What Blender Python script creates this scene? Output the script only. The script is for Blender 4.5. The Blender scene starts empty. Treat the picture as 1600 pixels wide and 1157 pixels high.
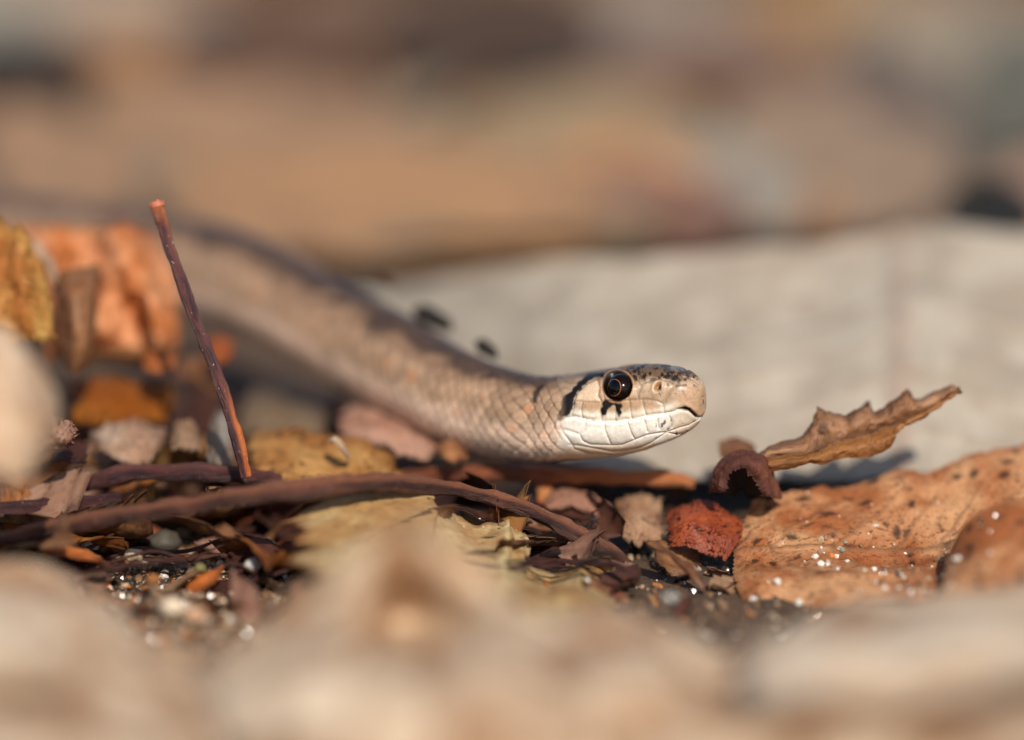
import bpy, math, random
import numpy as np
from mathutils import Vector, Matrix

# ------------------------------------------------------------------ camera, sky, sun, exposure
MM = 0.001
PITCH = math.radians(12.0)
D0 = 220.0                      # mm, camera to the reference plane
FW = 70.0                       # mm across the frame at that plane
K0 = 1600.0 / FW
fwd = np.array([0, math.cos(PITCH), -math.sin(PITCH)])
upv = np.array([0, math.sin(PITCH), math.cos(PITCH)])
rgt = np.array([1.0, 0, 0])
CAM = -D0 * fwd + 11.9 * upv

sc = bpy.context.scene
cd = bpy.data.cameras.new('camera'); co = bpy.data.objects.new('camera', cd)
sc.collection.objects.link(co); sc.camera = co
co.location = CAM * MM
co.rotation_euler = (math.pi / 2 - PITCH, 0, 0)
cd.sensor_width = 36; cd.lens = 36 * D0 / FW
cd.clip_start = 0.01; cd.clip_end = 100
cd.dof.use_dof = True
cd.dof.focus_distance = (D0 - 2.4) * MM
cd.dof.aperture_fstop = 7.4
cd.dof.aperture_blades = 0

SUN_EL, SUN_AZ = math.radians(38), math.radians(13)     # azimuth: to the right of the camera's back
sun_dir = Vector((math.sin(SUN_AZ) * math.cos(SUN_EL), -math.cos(SUN_AZ) * math.cos(SUN_EL), math.sin(SUN_EL)))
w = bpy.data.worlds.new('World'); sc.world = w; w.use_nodes = True
nt = w.node_tree; bg = nt.nodes['Background']
sky = nt.nodes.new('ShaderNodeTexSky'); sky.sky_type = 'NISHITA'; sky.sun_disc = False
sky.sun_elevation = SUN_EL; sky.sun_rotation = math.atan2(sun_dir.x, sun_dir.y)
nt.links.new(sky.outputs[0], bg.inputs[0]); bg.inputs[1].default_value = 0.09
sl = bpy.data.lights.new('sun', 'SUN'); so = bpy.data.objects.new('sun', sl); sc.collection.objects.link(so)
sl.energy = 3.6; sl.angle = math.radians(0.5); sl.color = (1.0, 0.93, 0.83)
so.rotation_euler = sun_dir.to_track_quat('Z', 'Y').to_euler(); so.location = (0.3, -0.3, 0.5)
sc.view_settings.view_transform = 'Standard'; sc.view_settings.look = 'None'
sc.view_settings.gamma = 1; sc.view_settings.exposure = 0.3; sc.view_settings.use_curve_mapping = False
sc.cycles.use_denoising = True
sc.cycles.max_bounces = 8

rng = np.random.RandomState(7)
C = sc.collection

# ------------------------------------------------------------------ helpers
def P(px, py, dd=0.0):
    """photo pixel + depth behind the reference plane (mm) -> world point in mm"""
    D = D0 + dd
    return CAM + D * fwd + (px - 800.0) / K0 * D / D0 * rgt - (py - 578.5) / K0 * D / D0 * upv

def G(px, py, z=0.0):
    """point where the pixel's ray meets height z"""
    d = fwd + (px - 800.0) / K0 / D0 * rgt - (py - 578.5) / K0 / D0 * upv
    return CAM + d * (z - CAM[2]) / d[2]

def project(v):
    r = v - CAM
    D = r @ fwd
    return 800 + (r @ rgt) / D * D0 * K0, 578.5 - (r @ upv) / D * D0 * K0

def lin(c):
    c = np.asarray(c, float) / 255.0
    return np.where(c <= 0.04045, c / 12.92, ((c + 0.055) / 1.055) ** 2.4)

def L4(c):
    a = lin(c); return (float(a[0]), float(a[1]), float(a[2]), 1.0)

def sst(a, b, x):
    t = np.clip((x - a) / (b - a), 0, 1); return t * t * (3 - 2 * t)

_perm = np.random.RandomState(3).rand(64, 64, 64)
def vnoise(p):
    """smooth value noise, about -1..1, p: (...,3)"""
    p = np.asarray(p, float)
    i = np.floor(p).astype(int); f = p - i; f = f * f * (3 - 2 * f)
    out = 0
    for dx in (0, 1):
        for dy in (0, 1):
            for dz in (0, 1):
                wt = (f[..., 0] if dx else 1 - f[..., 0]) * (f[..., 1] if dy else 1 - f[..., 1]) * (f[..., 2] if dz else 1 - f[..., 2])
                out = out + wt * _perm[(i[..., 0] + dx) % 64, (i[..., 1] + dy) % 64, (i[..., 2] + dz) % 64]
    return out * 2 - 1

def fbm(p, o=3):
    s, a, t = 0, 1.0, 0
    for k in range(o):
        s = s + a * vnoise(p * 2 ** k + 11.3 * k); t += a; a *= 0.5
    return s / t

def crspline(c, t):
    """Catmull-Rom through rows of c at parameters t in 0..n-1"""
    c = np.asarray(c, float); n = len(c)
    ext = np.vstack([2 * c[0] - c[1], c, 2 * c[-1] - c[-2]])
    i = np.clip(np.floor(t).astype(int), 0, n - 2); f = (t - i)[:, None]
    p0, p1, p2, p3 = ext[i], ext[i + 1], ext[i + 2], ext[i + 3]
    return 0.5 * (2 * p1 + (p2 - p0) * f + (2 * p0 - 5 * p1 + 4 * p2 - p3) * f ** 2 + (3 * p1 - p0 - 3 * p2 + p3) * f ** 3)

def linspl(c, t):
    c = np.asarray(c, float); i = np.clip(np.floor(t).astype(int), 0, len(c) - 2); f = (t - i)[:, None]
    return c[i] * (1 - f) + c[i + 1] * f

def link(name, me, parent=None):
    o = bpy.data.objects.new(name, me); C.objects.link(o)
    if parent is not None: o.parent = parent
    return o

def tag(o, label=None, cat=None, group=None, kind=None):
    if label: o['label'] = label
    if cat: o['category'] = cat
    if group: o['group'] = group
    if kind: o['kind'] = kind
    return o

def empty(name, loc_mm, label, cat, group=None):
    o = bpy.data.objects.new(name, None); C.objects.link(o)
    o.location = Vector(np.asarray(loc_mm) * MM); o.empty_display_size = 0.002
    return tag(o, label, cat, group)

def mesh(name, V, F, mat, parent=None, attrs=None, cols=None, uv=None, smooth=True, origin=None):
    """V in mm world coordinates; origin (mm) becomes the object's origin"""
    V = np.asarray(V, float)
    if parent is not None and origin is None: origin = np.array(parent.location) / MM
    if origin is None: origin = np.array([V[:, 0].mean(), V[:, 1].mean(), V[:, 2].min()])
    me = bpy.data.meshes.new(name)
    me.from_pydata(((V - origin) * MM).tolist(), [], F if isinstance(F, list) else F.tolist())
    me.polygons.foreach_set('use_smooth', [smooth] * len(me.polygons))
    for k, a in (attrs or {}).items():
        at = me.attributes.new(k, 'FLOAT', 'POINT'); at.data.foreach_set('value', np.asarray(a, np.float32).ravel())
    if cols is not None:
        at = me.attributes.new('skin', 'FLOAT_COLOR', 'POINT')
        c4 = np.ones((len(V), 4), np.float32); c4[:, :3] = cols; at.data.foreach_set('color', c4.ravel())
    if uv is not None:
        li = np.zeros(len(me.loops), int); me.loops.foreach_get('vertex_index', li)
        u = me.uv_layers.new(name='mmuv'); u.data.foreach_set('uv', np.asarray(uv, np.float32)[li].ravel())
    me.materials.append(mat); me.update()
    o = link(name, me, parent)
    if parent is None: o.location = Vector(origin * MM)
    return o

def grid_faces(nu, nv, wrap=False):
    i = np.arange(nu - 1)[:, None]; j = np.arange(nv if wrap else nv - 1)[None, :]
    j2 = (j + 1) % nv
    a = i * nv + j; b = (i + 1) * nv + j; c = (i + 1) * nv + j2; d = i * nv + j2
    return np.stack([a, b, c, d], -1).reshape(-1, 4)

def grid_normals(Vg):
    du = np.gradient(Vg, axis=0); dv = np.gradient(Vg, axis=1)
    n = np.cross(du, dv); return n / (np.linalg.norm(n, axis=-1, keepdims=True) + 1e-12)

# ------------------------------------------------------------------ materials
def newmat(name):
    m = bpy.data.materials.new(name); m.use_nodes = True
    n = m.node_tree; n.nodes.clear()
    return m, n, n.nodes, n.links

def N(nodes, t, **kw):
    n = nodes.new(t)
    for k, v in kw.items(): setattr(n, k, v)
    return n

def mixc(nodes, links, fac, a, b, mode='MIX'):
    n = nodes.new('ShaderNodeMix'); n.data_type = 'RGBA'; n.blend_type = mode
    for s, v in ((n.inputs[0], fac), (n.inputs[6], a), (n.inputs[7], b)):
        if hasattr(v, 'is_linked'): links.new(v, s)
        else: s.default_value = v
    return n.outputs[2]

def ramp(nodes, links, src, a, b):
    n = nodes.new('ShaderNodeMapRange'); n.interpolation_type = 'SMOOTHSTEP'
    links.new(src, n.inputs[0]); n.inputs[1].default_value = a; n.inputs[2].default_value = b
    return n.outputs[0]

_mats = {}
def leaf_mat(base, alt, dark=(70, 42, 25), vein=None, spots=0.35, transl=0.22, rough=0.55, edge=0.5, freckle=0.5, veinmix=0.45, gate=0.6, sscale=0.42):
    key = (base, alt, dark, vein, spots, transl, rough, edge, freckle, veinmix, gate, sscale)
    if key in _mats: return _mats[key]
    m, t, nd, lk = newmat('dry_leaf')
    vein = vein or tuple(int(0.45 * x + 0.55 * y) for x, y in zip(base, dark))
    uv = N(nd, 'ShaderNodeUVMap', uv_map='mmuv'); oi = N(nd, 'ShaderNodeObjectInfo')
    add = N(nd, 'ShaderNodeVectorMath', operation='MULTIPLY_ADD')
    cmb = N(nd, 'ShaderNodeCombineXYZ'); lk.new(oi.outputs['Random'], cmb.inputs[0]); lk.new(oi.outputs['Random'], cmb.inputs[2])
    lk.new(cmb.outputs[0], add.inputs[0]); add.inputs[1].default_value = (83, 0, 41); lk.new(uv.outputs[0], add.inputs[2])
    co_ = add.outputs[0]
    def noise(s, d=4, r=0.6):
        n = N(nd, 'ShaderNodeTexNoise'); lk.new(co_, n.inputs['Vector']); n.inputs['Scale'].default_value = s
        n.inputs['Detail'].default_value = d; n.inputs['Roughness'].default_value = r; return n.outputs[0]
    n1, n2, n3 = noise(0.16, 5), noise(0.75, 6, 0.7), noise(3.4, 3, 0.65)
    col = mixc(nd, lk, ramp(nd, lk, n1, 0.38, 0.62), L4(base), L4(alt))
    dk = ramp(nd, lk, n2, 0.54, 0.68)
    mul = N(nd, 'ShaderNodeMath', operation='MULTIPLY'); lk.new(dk, mul.inputs[0]); mul.inputs[1].default_value = spots
    col = mixc(nd, lk, mul.outputs[0], col, L4(dark))
    # blotches: round dark spots with soft borders
    vo = N(nd, 'ShaderNodeTexVoronoi'); lk.new(co_, vo.inputs['Vector']); vo.inputs['Scale'].default_value = sscale; vo.inputs['Randomness'].default_value = 1
    wob = N(nd, 'ShaderNodeMath', operation='MULTIPLY_ADD'); lk.new(n3, wob.inputs[0]); wob.inputs[1].default_value = 0.6; lk.new(vo.outputs['Distance'], wob.inputs[2])
    sp = ramp(nd, lk, wob.outputs[0], 0.64, 0.40)
    gsep = N(nd, 'ShaderNodeSeparateColor'); lk.new(vo.outputs['Color'], gsep.inputs[0])
    gt = ramp(nd, lk, gsep.outputs[0], gate, gate + 0.15)
    m2 = N(nd, 'ShaderNodeMath', operation='MULTIPLY'); lk.new(sp, m2.inputs[0]); lk.new(gt, m2.inputs[1])
    m3 = N(nd, 'ShaderNodeMath', operation='MULTIPLY'); lk.new(m2.outputs[0], m3.inputs[0]); m3.inputs[1].default_value = min(1, spots * 1.05)
    col = mixc(nd, lk, m3.outputs[0], col, L4(tuple(int(0.7 * x) for x in dark)))
    fr = ramp(nd, lk, n3, 0.54, 0.66)
    m4 = N(nd, 'ShaderNodeMath', operation='MULTIPLY'); lk.new(fr, m4.inputs[0]); m4.inputs[1].default_value = freckle * 0.6
    col = mixc(nd, lk, m4.outputs[0], col, L4(dark))
    va = N(nd, 'ShaderNodeAttribute', attribute_name='vein')
    m5 = N(nd, 'ShaderNodeMath', operation='MULTIPLY'); lk.new(va.outputs['Fac'], m5.inputs[0]); m5.inputs[1].default_value = veinmix
    col = mixc(nd, lk, m5.outputs[0], col, L4(vein))
    ea = N(nd, 'ShaderNodeAttribute', attribute_name='edge')
    m6 = N(nd, 'ShaderNodeMath', operation='MULTIPLY'); lk.new(ea.outputs['Fac'], m6.inputs[0]); m6.inputs[1].default_value = edge
    col = mixc(nd, lk, m6.outputs[0], col, L4(dark))
    bp = N(nd, 'ShaderNodeBump'); bp.inputs['Strength'].default_value = 0.55; bp.inputs['Distance'].default_value = 0.00012
    sm = N(nd, 'ShaderNodeMath', operation='ADD'); lk.new(n2, sm.inputs[0]); lk.new(n3, sm.inputs[1]); lk.new(sm.outputs[0], bp.inputs['Height'])
    pb = N(nd, 'ShaderNodeBsdfPrincipled'); lk.new(col, pb.inputs['Base Color']); lk.new(bp.outputs[0], pb.inputs['Normal'])
    rr = N(nd, 'ShaderNodeMapRange'); lk.new(n2, rr.inputs[0]); rr.inputs[3].default_value = rough - 0.15; rr.inputs[4].default_value = rough + 0.2
    lk.new(rr.outputs[0], pb.inputs['Roughness']); pb.inputs['Specular IOR Level'].default_value = 0.35
    tr = N(nd, 'ShaderNodeBsdfTranslucent')
    hs = N(nd, 'ShaderNodeHueSaturation'); hs.inputs['Saturation'].default_value = 1.25; hs.inputs['Value'].default_value = 1.1; lk.new(col, hs.inputs['Color'])
    lk.new(hs.outputs[0], tr.inputs[0])
    mx = N(nd, 'ShaderNodeMixShader'); mx.inputs[0].default_value = transl; lk.new(pb.outputs[0], mx.inputs[1]); lk.new(tr.outputs[0], mx.inputs[2])
    out = N(nd, 'ShaderNodeOutputMaterial'); lk.new(mx.outputs[0], out.inputs[0])
    _mats[key] = m
    return m

def bark_mat(base, alt, dark, fleck=(200, 170, 140), fl=0.5, rough=0.5, stretch=0.25, spec=0.4):
    """stem skin, streaked along the stem; mmuv = (length, girth) in mm"""
    m, t, nd, lk = newmat('stem_bark')
    uv = N(nd, 'ShaderNodeUVMap', uv_map='mmuv')
    mp = N(nd, 'ShaderNodeMapping'); mp.inputs['Scale'].default_value = (stretch, 1.6, 1); lk.new(uv.outputs[0], mp.inputs[0])
    def noise(s, src, d=4):
        n = N(nd, 'ShaderNodeTexNoise'); lk.new(src, n.inputs['Vector']); n.inputs['Scale'].default_value = s; n.inputs['Detail'].default_value = d
        n.inputs['Roughness'].default_value = 0.65; return n.outputs[0]
    n1, n2, n3 = noise(1.2, mp.outputs[0]), noise(5.0, mp.outputs[0]), noise(3.0, uv.outputs[0], 2)
    tc = N(nd, 'ShaderNodeAttribute', attribute_name='tone')
    col = mixc(nd, lk, ramp(nd, lk, n1, 0.35, 0.65), L4(base), L4(dark))
    col = mixc(nd, lk, tc.outputs['Fac'], col, L4(alt))
    f = N(nd, 'ShaderNodeMath', operation='MULTIPLY'); lk.new(ramp(nd, lk, n3, 0.66, 0.74), f.inputs[0]); f.inputs[1].default_value = fl
    col = mixc(nd, lk, f.outputs[0], col, L4(fleck))
    bp = N(nd, 'ShaderNodeBump'); bp.inputs['Strength'].default_value = 1.0; bp.inputs['Distance'].default_value = 0.0003; lk.new(n2, bp.inputs['Height'])
    pb = N(nd, 'ShaderNodeBsdfPrincipled'); lk.new(col, pb.inputs['Base Color']); lk.new(bp.outputs[0], pb.inputs['Normal'])
    pb.inputs['Roughness'].default_value = rough; pb.inputs['Specular IOR Level'].default_value = spec
    out = N(nd, 'ShaderNodeOutputMaterial'); lk.new(pb.outputs[0], out.inputs[0])
    return m

def plain_mat(name, col, rough=0.4, coat=0.0, spec=0.5, trans=0.0):
    m, t, nd, lk = newmat(name)
    tc = N(nd, 'ShaderNodeTexCoord'); n = N(nd, 'ShaderNodeTexNoise'); n.inputs['Scale'].default_value = 1500; n.inputs['Detail'].default_value = 4
    lk.new(tc.outputs['Object'], n.inputs['Vector'])
    c = mixc(nd, lk, n.outputs[0], L4(tuple(int(0.8 * x) for x in col)), L4(tuple(min(255, int(1.15 * x)) for x in col)))
    pb = N(nd, 'ShaderNodeBsdfPrincipled'); lk.new(c, pb.inputs['Base Color']); pb.inputs['Roughness'].default_value = rough
    pb.inputs['Coat Weight'].default_value = coat; pb.inputs['Coat Roughness'].default_value = 0.03; pb.inputs['Specular IOR Level'].default_value = spec
    pb.inputs['Transmission Weight'].default_value = trans
    out = N(nd, 'ShaderNodeOutputMaterial'); lk.new(pb.outputs[0], out.inputs[0])
    return m

def attr_mat(name, rough, spec=0.5, coat=0.0, trans=0.0, bump=0.0):
    m, t, nd, lk = newmat(name)
    a = N(nd, 'ShaderNodeAttribute', attribute_name='skin')
    tc = N(nd, 'ShaderNodeTexCoord'); n = N(nd, 'ShaderNodeTexNoise'); n.inputs['Scale'].default_value = 4200; n.inputs['Detail'].default_value = 5
    lk.new(tc.outputs['Object'], n.inputs['Vector'])
    mr = N(nd, 'ShaderNodeMapRange'); lk.new(n.outputs[0], mr.inputs[0]); mr.inputs[1].default_value = 0.3; mr.inputs[2].default_value = 0.7
    mr.inputs[3].default_value = 0.86; mr.inputs[4].default_value = 1.1
    c = mixc(nd, lk, 1.0, a.outputs['Color'], mr.outputs[0], 'MULTIPLY')
    pb = N(nd, 'ShaderNodeBsdfPrincipled'); lk.new(c, pb.inputs['Base Color'])
    r2 = N(nd, 'ShaderNodeMapRange'); lk.new(n.outputs[0], r2.inputs[0]); r2.inputs[3].default_value = rough - 0.08; r2.inputs[4].default_value = rough + 0.12
    lk.new(r2.outputs[0], pb.inputs['Roughness']); pb.inputs['Specular IOR Level'].default_value = spec
    pb.inputs['Coat Weight'].default_value = coat; pb.inputs['Coat Roughness'].default_value = 0.15; pb.inputs['Transmission Weight'].default_value = trans
    if bump:
        b = N(nd, 'ShaderNodeBump'); b.inputs['Strength'].default_value = bump; b.inputs['Distance'].default_value = 0.00004
        lk.new(n.outputs[0], b.inputs['Height']); lk.new(b.outputs[0], pb.inputs['Normal'])
    out = N(nd, 'ShaderNodeOutputMaterial'); lk.new(pb.outputs[0], out.inputs[0])
    return m

# ------------------------------------------------------------------ ground
def terrain(x, y):
    base = -1.6 + 4.5 * sst(12, 60, y) - 2.5 * sst(-25, -70, y)
    p = np.stack([x * 0.05, y * 0.05, np.zeros_like(x) + 3.3], -1)
    return base + 1.0 * fbm(p, 2) + 0.30 * fbm(p * 7, 3)

def nonuni(a, lo, hi, n, far):
    c = np.linspace(lo, hi, n)
    ext = np.geomspace(1, far, 26) - 1
    return np.concatenate([(lo - ext[1:])[::-1], c, hi + ext[1:]])
gx = nonuni(0, -70, 70, 420, 6000); gy = nonuni(0, -60, 120, 520, 6000)
X, Y = np.meshgrid(gx, gy, indexing='ij')
Z = terrain(X, Y)
gm, t, nd, lk = newmat('soil')
tc = N(nd, 'ShaderNodeTexCoord')
def gnoise(s, d=5):
    n = N(nd, 'ShaderNodeTexNoise'); lk.new(tc.outputs['Object'], n.inputs['Vector']); n.inputs['Scale'].default_value = s; n.inputs['Detail'].default_value = d
    n.inputs['Roughness'].default_value = 0.7; return n.outputs[0]
a1, a2, a3 = gnoise(45), gnoise(420), gnoise(2200)
col = mixc(nd, lk, ramp(nd, lk, a1, 0.35, 0.65), L4((60, 45, 33)), L4((98, 74, 53)))
col = mixc(nd, lk, ramp(nd, lk, a2, 0.5, 0.7), col, L4((36, 28, 22)))
col = mixc(nd, lk, ramp(nd, lk, a3, 0.62, 0.75), col, L4((150, 128, 104)))
bp = N(nd, 'ShaderNodeBump'); bp.inputs['Distance'].default_value = 0.0005; lk.new(a2, bp.inputs['Height'])
pb = N(nd, 'ShaderNodeBsdfPrincipled'); lk.new(col, pb.inputs['Base Color']); lk.new(bp.outputs[0], pb.inputs['Normal']); pb.inputs['Roughness'].default_value = 0.85
out = N(nd, 'ShaderNodeOutputMaterial'); lk.new(pb.outputs[0], out.inputs[0])
g = mesh('ground', np.stack([X, Y, Z], -1).reshape(-1, 3), grid_faces(*X.shape), gm, origin=np.zeros(3))
tag(g, 'dark sandy soil under the leaf litter', 'ground', kind='structure')

# ------------------------------------------------------------------ leaf builders
def vein_field(u, v, n=7, slope=0.55):
    """midrib along u at v=.5 and slanting side veins; u,v in 0..1"""
    a = np.abs(v - 0.5)
    mid = np.exp(-(a / 0.012) ** 2)
    f = (u - a * slope) * n
    side = np.exp(-((f - np.round(f)) / 0.055) ** 2) * (a > 0.01) * sst(0.5, 0.1, a)
    return np.clip(mid + 0.7 * side, 0, 1)

def sheet(name, Vg, mat, parent=None, thick=0.16, crinkle=0.15, cfreq=0.35, vein_relief=0.08, veins=True, vein_axis=0, vn=7, seed=0.0, origin=None, vcenter=0.5):
    """a thin blade from a grid of points (nu,nv,3) in mm"""
    nu, nv = Vg.shape[:2]
    u = np.linspace(0, 1, nu)[:, None] * np.ones((1, nv)); v = np.ones((nu, 1)) * np.linspace(0, 1, nv)[None, :]
    nrm = grid_normals(Vg)
    nz = fbm(Vg * cfreq + seed, 3) + 0.35 * np.abs(vnoise(Vg * cfreq * 2.1 + seed + 5))
    vf = np.zeros_like(u)
    if veins:
        vf = vein_field(u, v + 0.5 - vcenter, vn) if vein_axis == 0 else vein_field(v, u + 0.5 - vcenter, vn)
    Vd = Vg + nrm * (crinkle * nz - vein_relief * vf)[..., None]
    nrm = grid_normals(Vd)
    lu = np.linalg.norm(np.diff(Vd, axis=0), axis=-1).sum(0).mean(); lv = np.linalg.norm(np.diff(Vd, axis=1), axis=-1).sum(1).mean()
    edge = np.maximum(sst(0.9, 2.0, 2 - 0) * 0, 0) * u
    du = np.minimum(u, 1 - u) * lu; dv = np.minimum(v, 1 - v) * lv
    edge = np.exp(-np.minimum(du, dv) / 0.5 * (1 + 0.5 * nz))
    th = thick * (0.6 + 0.4 * np.clip(np.minimum(du, dv) / 1.0, 0, 1))[..., None]
    top = (Vd + nrm * th / 2).reshape(-1, 3); bot = (Vd - nrm * th / 2).reshape(-1, 3)
    n = nu * nv; F1 = grid_faces(nu, nv); F2 = F1[:, ::-1] + n
    idx = np.arange(n).reshape(nu, nv)
    ring = np.concatenate([idx[:, 0], idx[-1, 1:], idx[-2::-1, -1], idx[0, -2:0:-1]])
    r2 = np.roll(ring, -1)
    F3 = np.stack([ring, ring + n, r2 + n, r2], -1)[:, ::-1]
    uv = np.stack([u * lu, v * lv], -1).reshape(-1, 2)
    return mesh(name, np.vstack([top, bot]), np.vstack([F1, F2, F3]), mat, parent,
                attrs={'vein': np.tile(vf.ravel(), 2), 'edge': np.tile(np.clip(edge, 0, 1).ravel(), 2)}, uv=np.vstack([uv, uv]), origin=origin)

def patch(rows, nu=70, nv=40, jag=(0, 0, 0, 0), lin_u=False, nj=9, seed=1.0):
    """rows: list of rows of (px,py,dd). Returns grid (nu along the row, nv across rows).
    jag: roughness of the edges (first row, last row, row start, row end) as a share of the sheet"""
    R = [np.array([P(*q) for q in r]) for r in rows]
    sv = linspl if lin_u else crspline
    tu = np.linspace(0, 1, nu)
    A = np.stack([sv(r, tu * (len(r) - 1)) for r in R], 0)          # (rows, nu, 3)
    def ev(uu, vv):                                                  # sample with warped parameters
        tt = vv * (len(R) - 1)
        i = np.clip(np.floor(tt).astype(int), 0, len(R) - 2); f = (tt - i)[..., None]
        fu = np.clip(uu, 0, 1) * (nu - 1); k = np.clip(np.floor(fu).astype(int), 0, nu - 2); fk = (fu - k)[..., None]
        ext = np.concatenate([[2 * A[0] - A[1]], A, [2 * A[-1] - A[-2]]], 0)
        def row(q): return ext[q, k] * (1 - fk) + ext[q, k + 1] * fk
        p0, p1, p2, p3 = row(i), row(i + 1), row(i + 2), row(i + 3)
        if len(R) == 2: return p1 * (1 - f) + p2 * f
        return 0.5 * (2 * p1 + (p2 - p0) * f + (2 * p0 - 5 * p1 + 4 * p2 - p3) * f ** 2 + (3 * p1 - p0 - 3 * p2 + p3) * f ** 3)
    u = tu[:, None] * np.ones((1, nv)); v = np.ones((nu, 1)) * np.linspace(0, 1, nv)[None, :]
    def rough(t, s):
        q = np.stack([t * nj, np.zeros_like(t) + s, np.zeros_like(t) + seed], -1)
        saw = np.abs(((t * nj * 1.7 + 0.4 * vnoise(q)) % 1) - 0.15)
        return 0.5 + 0.35 * vnoise(q) + 0.25 * vnoise(q * 2.7) + 0.35 * saw
    j0, j1, j2, j3 = jag
    v0 = j0 * rough(u, 1.0); v1 = 1 - j1 * rough(u, 5.0); vv = v0 + (v1 - v0) * v
    u0 = j2 * rough(v, 9.0); u1 = 1 - j3 * rough(v, 14.0); uu = u0 + (u1 - u0) * u
    return ev(uu, vv)

def outline_leaf(length, width, nu=46, nv=25, serr=0.06, nser=13, bend=0.3, cup=0.25, twist=0.2, lobes=0, rs=None):
    """an ovate toothed blade, base at the origin, tip along +x, curled and twisted"""
    rs = rs or rng
    u = np.linspace(0, 1, nu)[:, None] * np.ones((1, nv)); v = np.ones((nu, 1)) * np.linspace(-1, 1, nv)[None, :]
    wd = np.sin(np.pi * u ** 0.72) ** 0.8 * (1 - 0.35 * u) * width / 2 * 1.25
    saw = ((u * nser) % 1.0)
    wd = wd * (1 - serr * saw * 1.4)
    if lobes: wd = wd * (0.66 + 0.34 * np.cos(u * 2 * np.pi * lobes))
    wd = np.maximum(wd, 0.03 * width)
    x = u * length + np.abs(v) * serr * length * 0.25 * saw; y = v * wd
    ph = rs.rand() * 6.28
    z = cup * np.abs(v) ** 1.6 * wd * np.sign(cup) * (1 if cup > 0 else -1)
    z = z + 0.10 * width * np.sin(u * 5 + ph) * v + 0.05 * width * np.sin(u * 9 + 2 * ph + v * 3)
    a = twist * (u - 0.5)
    y, z = y * np.cos(a) - z * np.sin(a), y * np.sin(a) + z * np.cos(a)
    th = bend * u; xx = np.where(abs(bend) > 1e-3, np.sin(th) / bend * x / np.maximum(u, 1e-6), x) if abs(bend) > 1e-3 else x
    z = z + (1 - np.cos(th)) / (bend if abs(bend) > 1e-3 else 1) * length
    return np.stack([xx, y, z], -1)

def place(Vg, pos, yaw, pitch=0.0, roll=0.0):
    M = np.array(Matrix.Rotation(yaw, 3, 'Z') @ Matrix.Rotation(pitch, 3, 'Y') @ Matrix.Rotation(roll, 3, 'X'))
    return Vg @ M.T + pos

def tube(name, path, rad, mat, parent=None, n=20, rings=140, bumps=0.06, tone=None, seed=0.0, origin=None, flat=1.0):
    path = np.asarray(path, float); rad = np.asarray(rad, float).reshape(-1, 1)
    t = np.linspace(0, len(path) - 1, rings)
    c = crspline(path, t); r = crspline(np.repeat(rad, 2, 1), t)[:, 0]
    c = c + 0.16 * np.stack([0 * t, vnoise(np.stack([t * 1.7, 0 * t + seed, 0 * t + 1.5], -1)), vnoise(np.stack([t * 1.7, 0 * t + seed, 0 * t + 8.5], -1)) + .5 * vnoise(np.stack([t * 4, 0 * t + seed, 0 * t + 3.5], -1))], -1) * min(1.0, r.mean() * 2)
    r = r * (1 + .14 * vnoise(np.stack([t * 3.1, 0 * t + seed + 2, 0 * t], -1)) + .25 * np.clip(vnoise(np.stack([t * 2.3, 0 * t + seed + 7, 0 * t], -1)) - .45, 0, 1))
    T = np.gradient(c, axis=0); T /= np.linalg.norm(T, axis=1, keepdims=True)
    ref = np.array([0.13, -1, 0.21]); ref /= np.linalg.norm(ref)
    S = np.cross(T, ref); S /= np.linalg.norm(S, axis=1, keepdims=True); U = np.cross(S, T)
    th = np.linspace(0, 2 * np.pi, n, endpoint=False)
    d = np.cos(th)[None, :, None] * S[:, None] * flat + np.sin(th)[None, :, None] * U[:, None]
    base = c[:, None] + d * r[:, None, None]
    arc = np.concatenate([[0], np.cumsum(np.linalg.norm(np.diff(c, axis=0), axis=1))])
    nz = fbm(base * 1.1 + seed, 3) * bumps + bumps * 0.9 * vnoise(np.stack([arc[:, None] * 0.6 + 0 * th, np.cos(th)[None] * 3.6 + 0 * arc[:, None], np.sin(th)[None] * 3.6 + seed + 0 * arc[:, None]], -1))
    V = base + d * nz[..., None]
    F = grid_faces(rings, n, True).tolist()
    F.append(list(range(n))[::1]); F.append([(rings - 1) * n + k for k in range(n)][::-1])
    tn = np.zeros((rings, n))
    if tone is not None: tn = tone(arc[:, None] / arc[-1] + 0 * th, d)
    uv = np.stack([arc[:, None] + 0 * th, th[None] * r.mean() + 0 * arc[:, None]], -1).reshape(-1, 2)
    return mesh(name, V.reshape(-1, 3), F, mat, parent, attrs={'tone': tn}, uv=uv, origin=origin)

# ------------------------------------------------------------------ the snake
YAW = math.radians(28)
SN_DD = 3.5
def headdd(px): return SN_DD - math.tan(YAW) * (px - 840) / K0
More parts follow.
